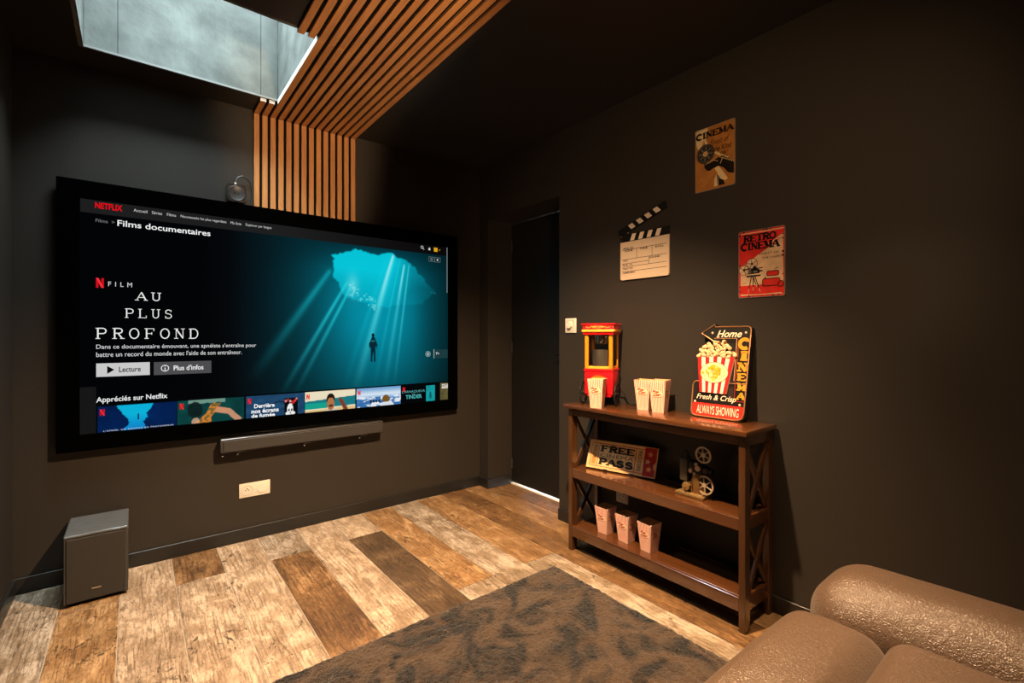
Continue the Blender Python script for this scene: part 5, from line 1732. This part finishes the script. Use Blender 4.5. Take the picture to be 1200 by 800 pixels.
F_.rect(0.024, 0.056, 0.020, 0.132, 'b98c50', 2)
F_.rect(0.282, 0.314, 0.020, 0.132, 'c6a274', 2)
F_.poly([(0.320, 0.0045), (0.384, 0.0045), (0.384, 0.036), (0.374, 0.050), (0.372, 0.064), (0.384, 0.082), (0.384, 0.150), (0.320, 0.150)], '9a1d1f', 3)
F_.slab('FREE', 0.074, 0.266, 0.094, 0.130, '1d1310', 4, thick=0.34, thin=0.17, serif=0.2, gap=0.16)
F_.text('CINEMA', 0.074, 0.264, 0.067, 0.086, '3b2a20', 4, bold=0.0, space=1.1)
F_.slab('PASS', 0.074, 0.266, 0.024, 0.060, '1d1310', 4, thick=0.34, thin=0.17, serif=0.2, gap=0.16)
F_.text('ADMIT ONE', 0.032, 0.049, 0.026, 0.126, '8a5d28', 4, rot=90, bold=0.01)
F_.text('NO 0285', 0.288, 0.308, 0.026, 0.126, '4a3020', 4, rot=-90, bold=0.01)
for q, c in (((0.352, 0.116), 'c98c5a'), ((0.341, 0.078), 'd8b290'), ((0.352, 0.040), 'd8a060')):
    F_.star(q[0], q[1], 0.017, c, 5, 80)
F_.build('print', M['print'], tk, Z3, U2, V2)

# ------------------------------------------------------------------ miniature film projector
pj = thing('miniature_projector', 'miniature bronze film projector with two reels on the middle shelf', 'ornament', (2.015, 1.183, MZ))
wl = -Vector(pj.location)
b = MB()
b.box(1.968, 2.052, 1.112, 1.252, MZ, MZ + 0.012, 0.003, 2)
b.box(1.975, 2.045, 1.120, 1.244, MZ + 0.011, MZ + 0.016, 0.002)
b.build('base', M['brass_pale'], pj, smooth=True, loc=wl)
b = MB()
b.box(1.985, 2.035, 1.140, 1.172, MZ + 0.014, MZ + 0.110, 0.006, 2)
b.beam((2.01, 1.125, MZ + 0.014), (2.01, 1.150, MZ + 0.105), 0.03, 0.016, bev=0.003)
b.beam((2.01, 1.195, MZ + 0.014), (2.01, 1.170, MZ + 0.10), 0.03, 0.014, bev=0.003)
b.build('pedestal', M['bronze'], pj, smooth=True, loc=wl)
b = MB()
b.box(1.988, 2.032, 1.128, 1.198, MZ + 0.100, MZ + 0.158, 0.008, 2)
b.box(1.992, 2.028, 1.104, 1.130, MZ + 0.112, MZ + 0.140, 0.004, 2)
b.beam((2.01, 1.165, MZ + 0.15), (2.01, 1.128, MZ + 0.192), 0.012, 0.012, bev=0.002)
b.beam((2.008, 1.150, MZ + 0.09), (2.008, 1.122, MZ + 0.062), 0.012, 0.012, bev=0.002)
b.build('gear_housing', M['iron'], pj, smooth=True, loc=wl)
b = MB()
b.box(1.985, 2.035, 1.200, 1.238, MZ + 0.062, MZ + 0.165, 0.005, 2)
b.build('lamp_house', mat('grey_green_metal', lin('5c564a'), 0.4, metal=0.6), pj, smooth=True, loc=wl)
b = MB()
b.cyl((2.01, 1.219, MZ + 0.163), (2.01, 1.219, MZ + 0.186), 0.014, 0.012, 18)
b.sphere((2.01, 1.219, MZ + 0.187), 0.012, u=14, v=8)
b.build('chimney', M['iron'], pj, smooth=True, loc=wl)
b = MB()
b.cyl((2.01, 1.104, MZ + 0.126), (2.01, 1.088, MZ + 0.126), 0.013, 0.015, 20)
b.build('lens', M['iron'], pj, smooth=True, loc=wl)


def reel(cx, cy, cz, r, nm):
    out = []
    b = MB()
    b.lathe([(r - 0.008, -0.0022), (r, -0.0022), (r, 0.0022), (r - 0.008, 0.0022), (r - 0.008, -0.0022)], (cx, cy, cz), (-1, 0, 0), 36)
    b.lathe([(0, 0.004), (0.010, 0.0035), (0.0115, -0.0022), (0, -0.0022)], (cx, cy, cz), (-1, 0, 0), 20)
    for k in range(6):
        a = 2 * PI * k / 6 + 0.4
        b.beam((cx, cy + 0.008 * math.cos(a), cz + 0.008 * math.sin(a)), (cx, cy + (r - 0.005) * math.cos(a), cz + (r - 0.005) * math.sin(a)), 0.0036, 0.0075, up=(1, 0, 0))
    return b.build(nm, M['pewter'], pj, smooth=True, loc=wl)


reel(1.992, 1.124, MZ + 0.196, 0.038, 'film_reel')
reel(1.992, 1.118, MZ + 0.062, 0.043, 'film_reel')
b = MB()
for y, z, r_ in ((1.147, 0.132, 0.012), (1.181, 0.116, 0.0095), (1.163, 0.106, 0.007), (1.154, 0.150, 0.007)):
    b.lathe([(0, 0.012), (r_ * 0.4, 0.012), (r_ * 0.45, 0.009), (r_, 0.009), (r_, 0.0), (0, 0)], (1.989, y, MZ + z), (-1, 0, 0), 18)
b.build('gate_roller', M['pewter'], pj, smooth=True, loc=wl)
b = MB()
b.lathe([(0, 0.020), (0.004, 0.020), (0.005, 0.012), (0.017, 0.011), (0.019, 0.006), (0.017, 0.0), (0, 0)], (1.982, 1.200, MZ + 0.042), (-1, 0, 0), 24)
b.build('hand_wheel', M['brass_pale'], pj, smooth=True, loc=wl)
b = MB(); b.cyl((1.983, 1.200, MZ + 0.042), (2.02, 1.175, MZ + 0.05), 0.006, n=10)
b.box(1.995, 2.025, 1.18, 1.22, MZ + 0.014, MZ + 0.062, 0.004, 2)
b.build('motor', M['bronze'], pj, smooth=True, loc=wl)

# ------------------------------------------------------------------ rug
nx, ny = 380, 300
RX0, RX1, RY0, RY1 = -0.02, 1.675, 0.445, 1.757
gx = np.linspace(0, 1, nx); gy = np.linspace(0, 1, ny)
GX, GY = np.meshgrid(gx, gy)
rr = np.random.RandomState(8)


def sm(a, k):
    for _ in range(k):
        a = (a + np.roll(a, 1, 0) + np.roll(a, -1, 0) + np.roll(a, 1, 1) + np.roll(a, -1, 1)) / 5
    return a


n1 = sm(rr.randn(ny, nx), 1); n2 = sm(rr.randn(ny, nx), 60); n2 /= n2.std(); n1 /= n1.std()
edge = np.minimum(np.minimum(GX, 1 - GX) * (RX1 - RX0), np.minimum(GY, 1 - GY) * (RY1 - RY0))
zz = 0.021 * np.clip(edge / 0.018, 0, 1) ** 0.5 + (n1 * 0.0012 + n2 * 0.0016) * np.clip(edge / 0.015, 0, 1)
jx = sm(rr.randn(ny, nx), 2) * 0.006; jy = sm(rr.randn(ny, nx), 2) * 0.006
XX = RX0 + (RX1 - RX0) * GX + jx; YY = RY0 + (RY1 - RY0) * GY + jy
bx_, by_ = (RX0 + RX1) / 2, (RY0 + RY1) / 2
vv = np.stack([XX - bx_, YY - by_, np.maximum(zz, 0) + 0.0006], -1).reshape(-1, 3)
ii = np.arange(nx * ny).reshape(ny, nx)
qd = np.stack([ii[:-1, :-1], ii[:-1, 1:], ii[1:, 1:], ii[1:, :-1]], -1).reshape(-1, 4)
me = bpy.data.meshes.new('rug')
me.vertices.add(len(vv)); me.vertices.foreach_set('co', vv.ravel())
me.loops.add(qd.size); me.loops.foreach_set('vertex_index', qd.ravel().astype(np.int32))
me.polygons.add(len(qd)); me.polygons.foreach_set('loop_start', np.arange(0, qd.size, 4, dtype=np.int32))
me.update(calc_edges=True)
me.polygons.foreach_set('use_smooth', [True] * len(me.polygons))
me.materials.append(M['rug'])
rug = link('rug', me, None, (bx_, by_, 0))
setp(rug, 'dark brown short pile rug with crushed-pile shading painted in patches on the plank floor', 'rug')

# ------------------------------------------------------------------ sofa
sf = thing('sofa', 'brown suede leather sofa with a rolled arm in the lower right corner', 'sofa', (1.03, 0.02, 0))
wl = -Vector(sf.location)


def soft(name, cx, cy, cz, sx, sy, sz, r, puff=0.0, deform=None):
    bm = rounded_block((sx, sy, sz), r, 7, (0, 0, puff))
    if deform:
        for v in bm.verts: deform(v)
    b = MB(); b.bm.free(); b.bm = bm
    return b.build(name, M['suede'], sf, smooth=True, loc=Vector((cx, cy, cz)) + wl, angle=80)


SFX0, SFX1 = 0.60, 1.42


def front_drop(v):
    # the leading edge rolls down
    t = max(0, (v.co.y - 0.02) / 0.10)
    v.co.z -= 0.03 * min(t, 1.2) ** 2


b = MB(); b.box(SFX0 - 0.2, SFX1 + 0.22, -0.50, 0.42, 0.05, 0.26, 0.02, 2); b.build('base', M['suede'], sf, smooth=True, loc=wl)
soft('front_pad', (SFX0 + SFX1) / 2, 0.435, 0.362, SFX1 - SFX0, 0.262, 0.21, 0.075, 0.022, front_drop)
soft('seat_cushion', (SFX0 + SFX1) / 2, 0.04, 0.378, SFX1 - SFX0 + 0.01, 0.565, 0.20, 0.055, 0.015)
soft('arm', 1.565, 0.01, 0.40, 0.31, 1.03, 0.26, 0.115, 0.012)
soft('arm_panel', 1.565, 0.01, 0.22, 0.28, 1.05, 0.38, 0.05)
soft('arm', 0.45, -0.02, 0.40, 0.28, 0.90, 0.26, 0.115, 0.012)
soft('arm_panel', 0.45, -0.02, 0.22, 0.25, 0.88, 0.38, 0.05)
soft('backrest', 1.00, -0.42, 0.66, 1.35, 0.26, 0.72, 0.10)
for x in (0.42, 1.62):
    for y in (-0.45, 0.36):
        b = MB(); b.cyl((x, y, 0.0), (x, y, 0.06), 0.022, 0.028, 16); b.build('foot', M['black_satin'], sf, smooth=True, loc=wl)


# ------------------------------------------------------------------ lamps that make the light
def lamp_fitting(x, y, label):
    t_ = thing('ceiling_spotlight', label, 'lamp', (x, y, H))
    b = MB(); b.lathe([(0.040, 0.0), (0.048, 0.0), (0.048, 0.010), (0.044, 0.012), (0.040, 0.008), (0.040, 0.0)], (0, 0, 0), (0, 0, -1), 28)
    b.build('ring', M['black_satin'], t_, smooth=True)
    b = MB(); b.lathe([(0, 0.002), (0.039, 0.002), (0.039, 0.0), (0, 0)], (0, 0, 0), (0, 0, -1), 24)
    b.build('lamp_face', M['light_face'], t_)


lamp_fitting(1.06, 1.13, 'round black recessed ceiling spotlight above the rug')
lamp_fitting(1.50, 0.42, 'round black recessed ceiling spotlight above the sofa')
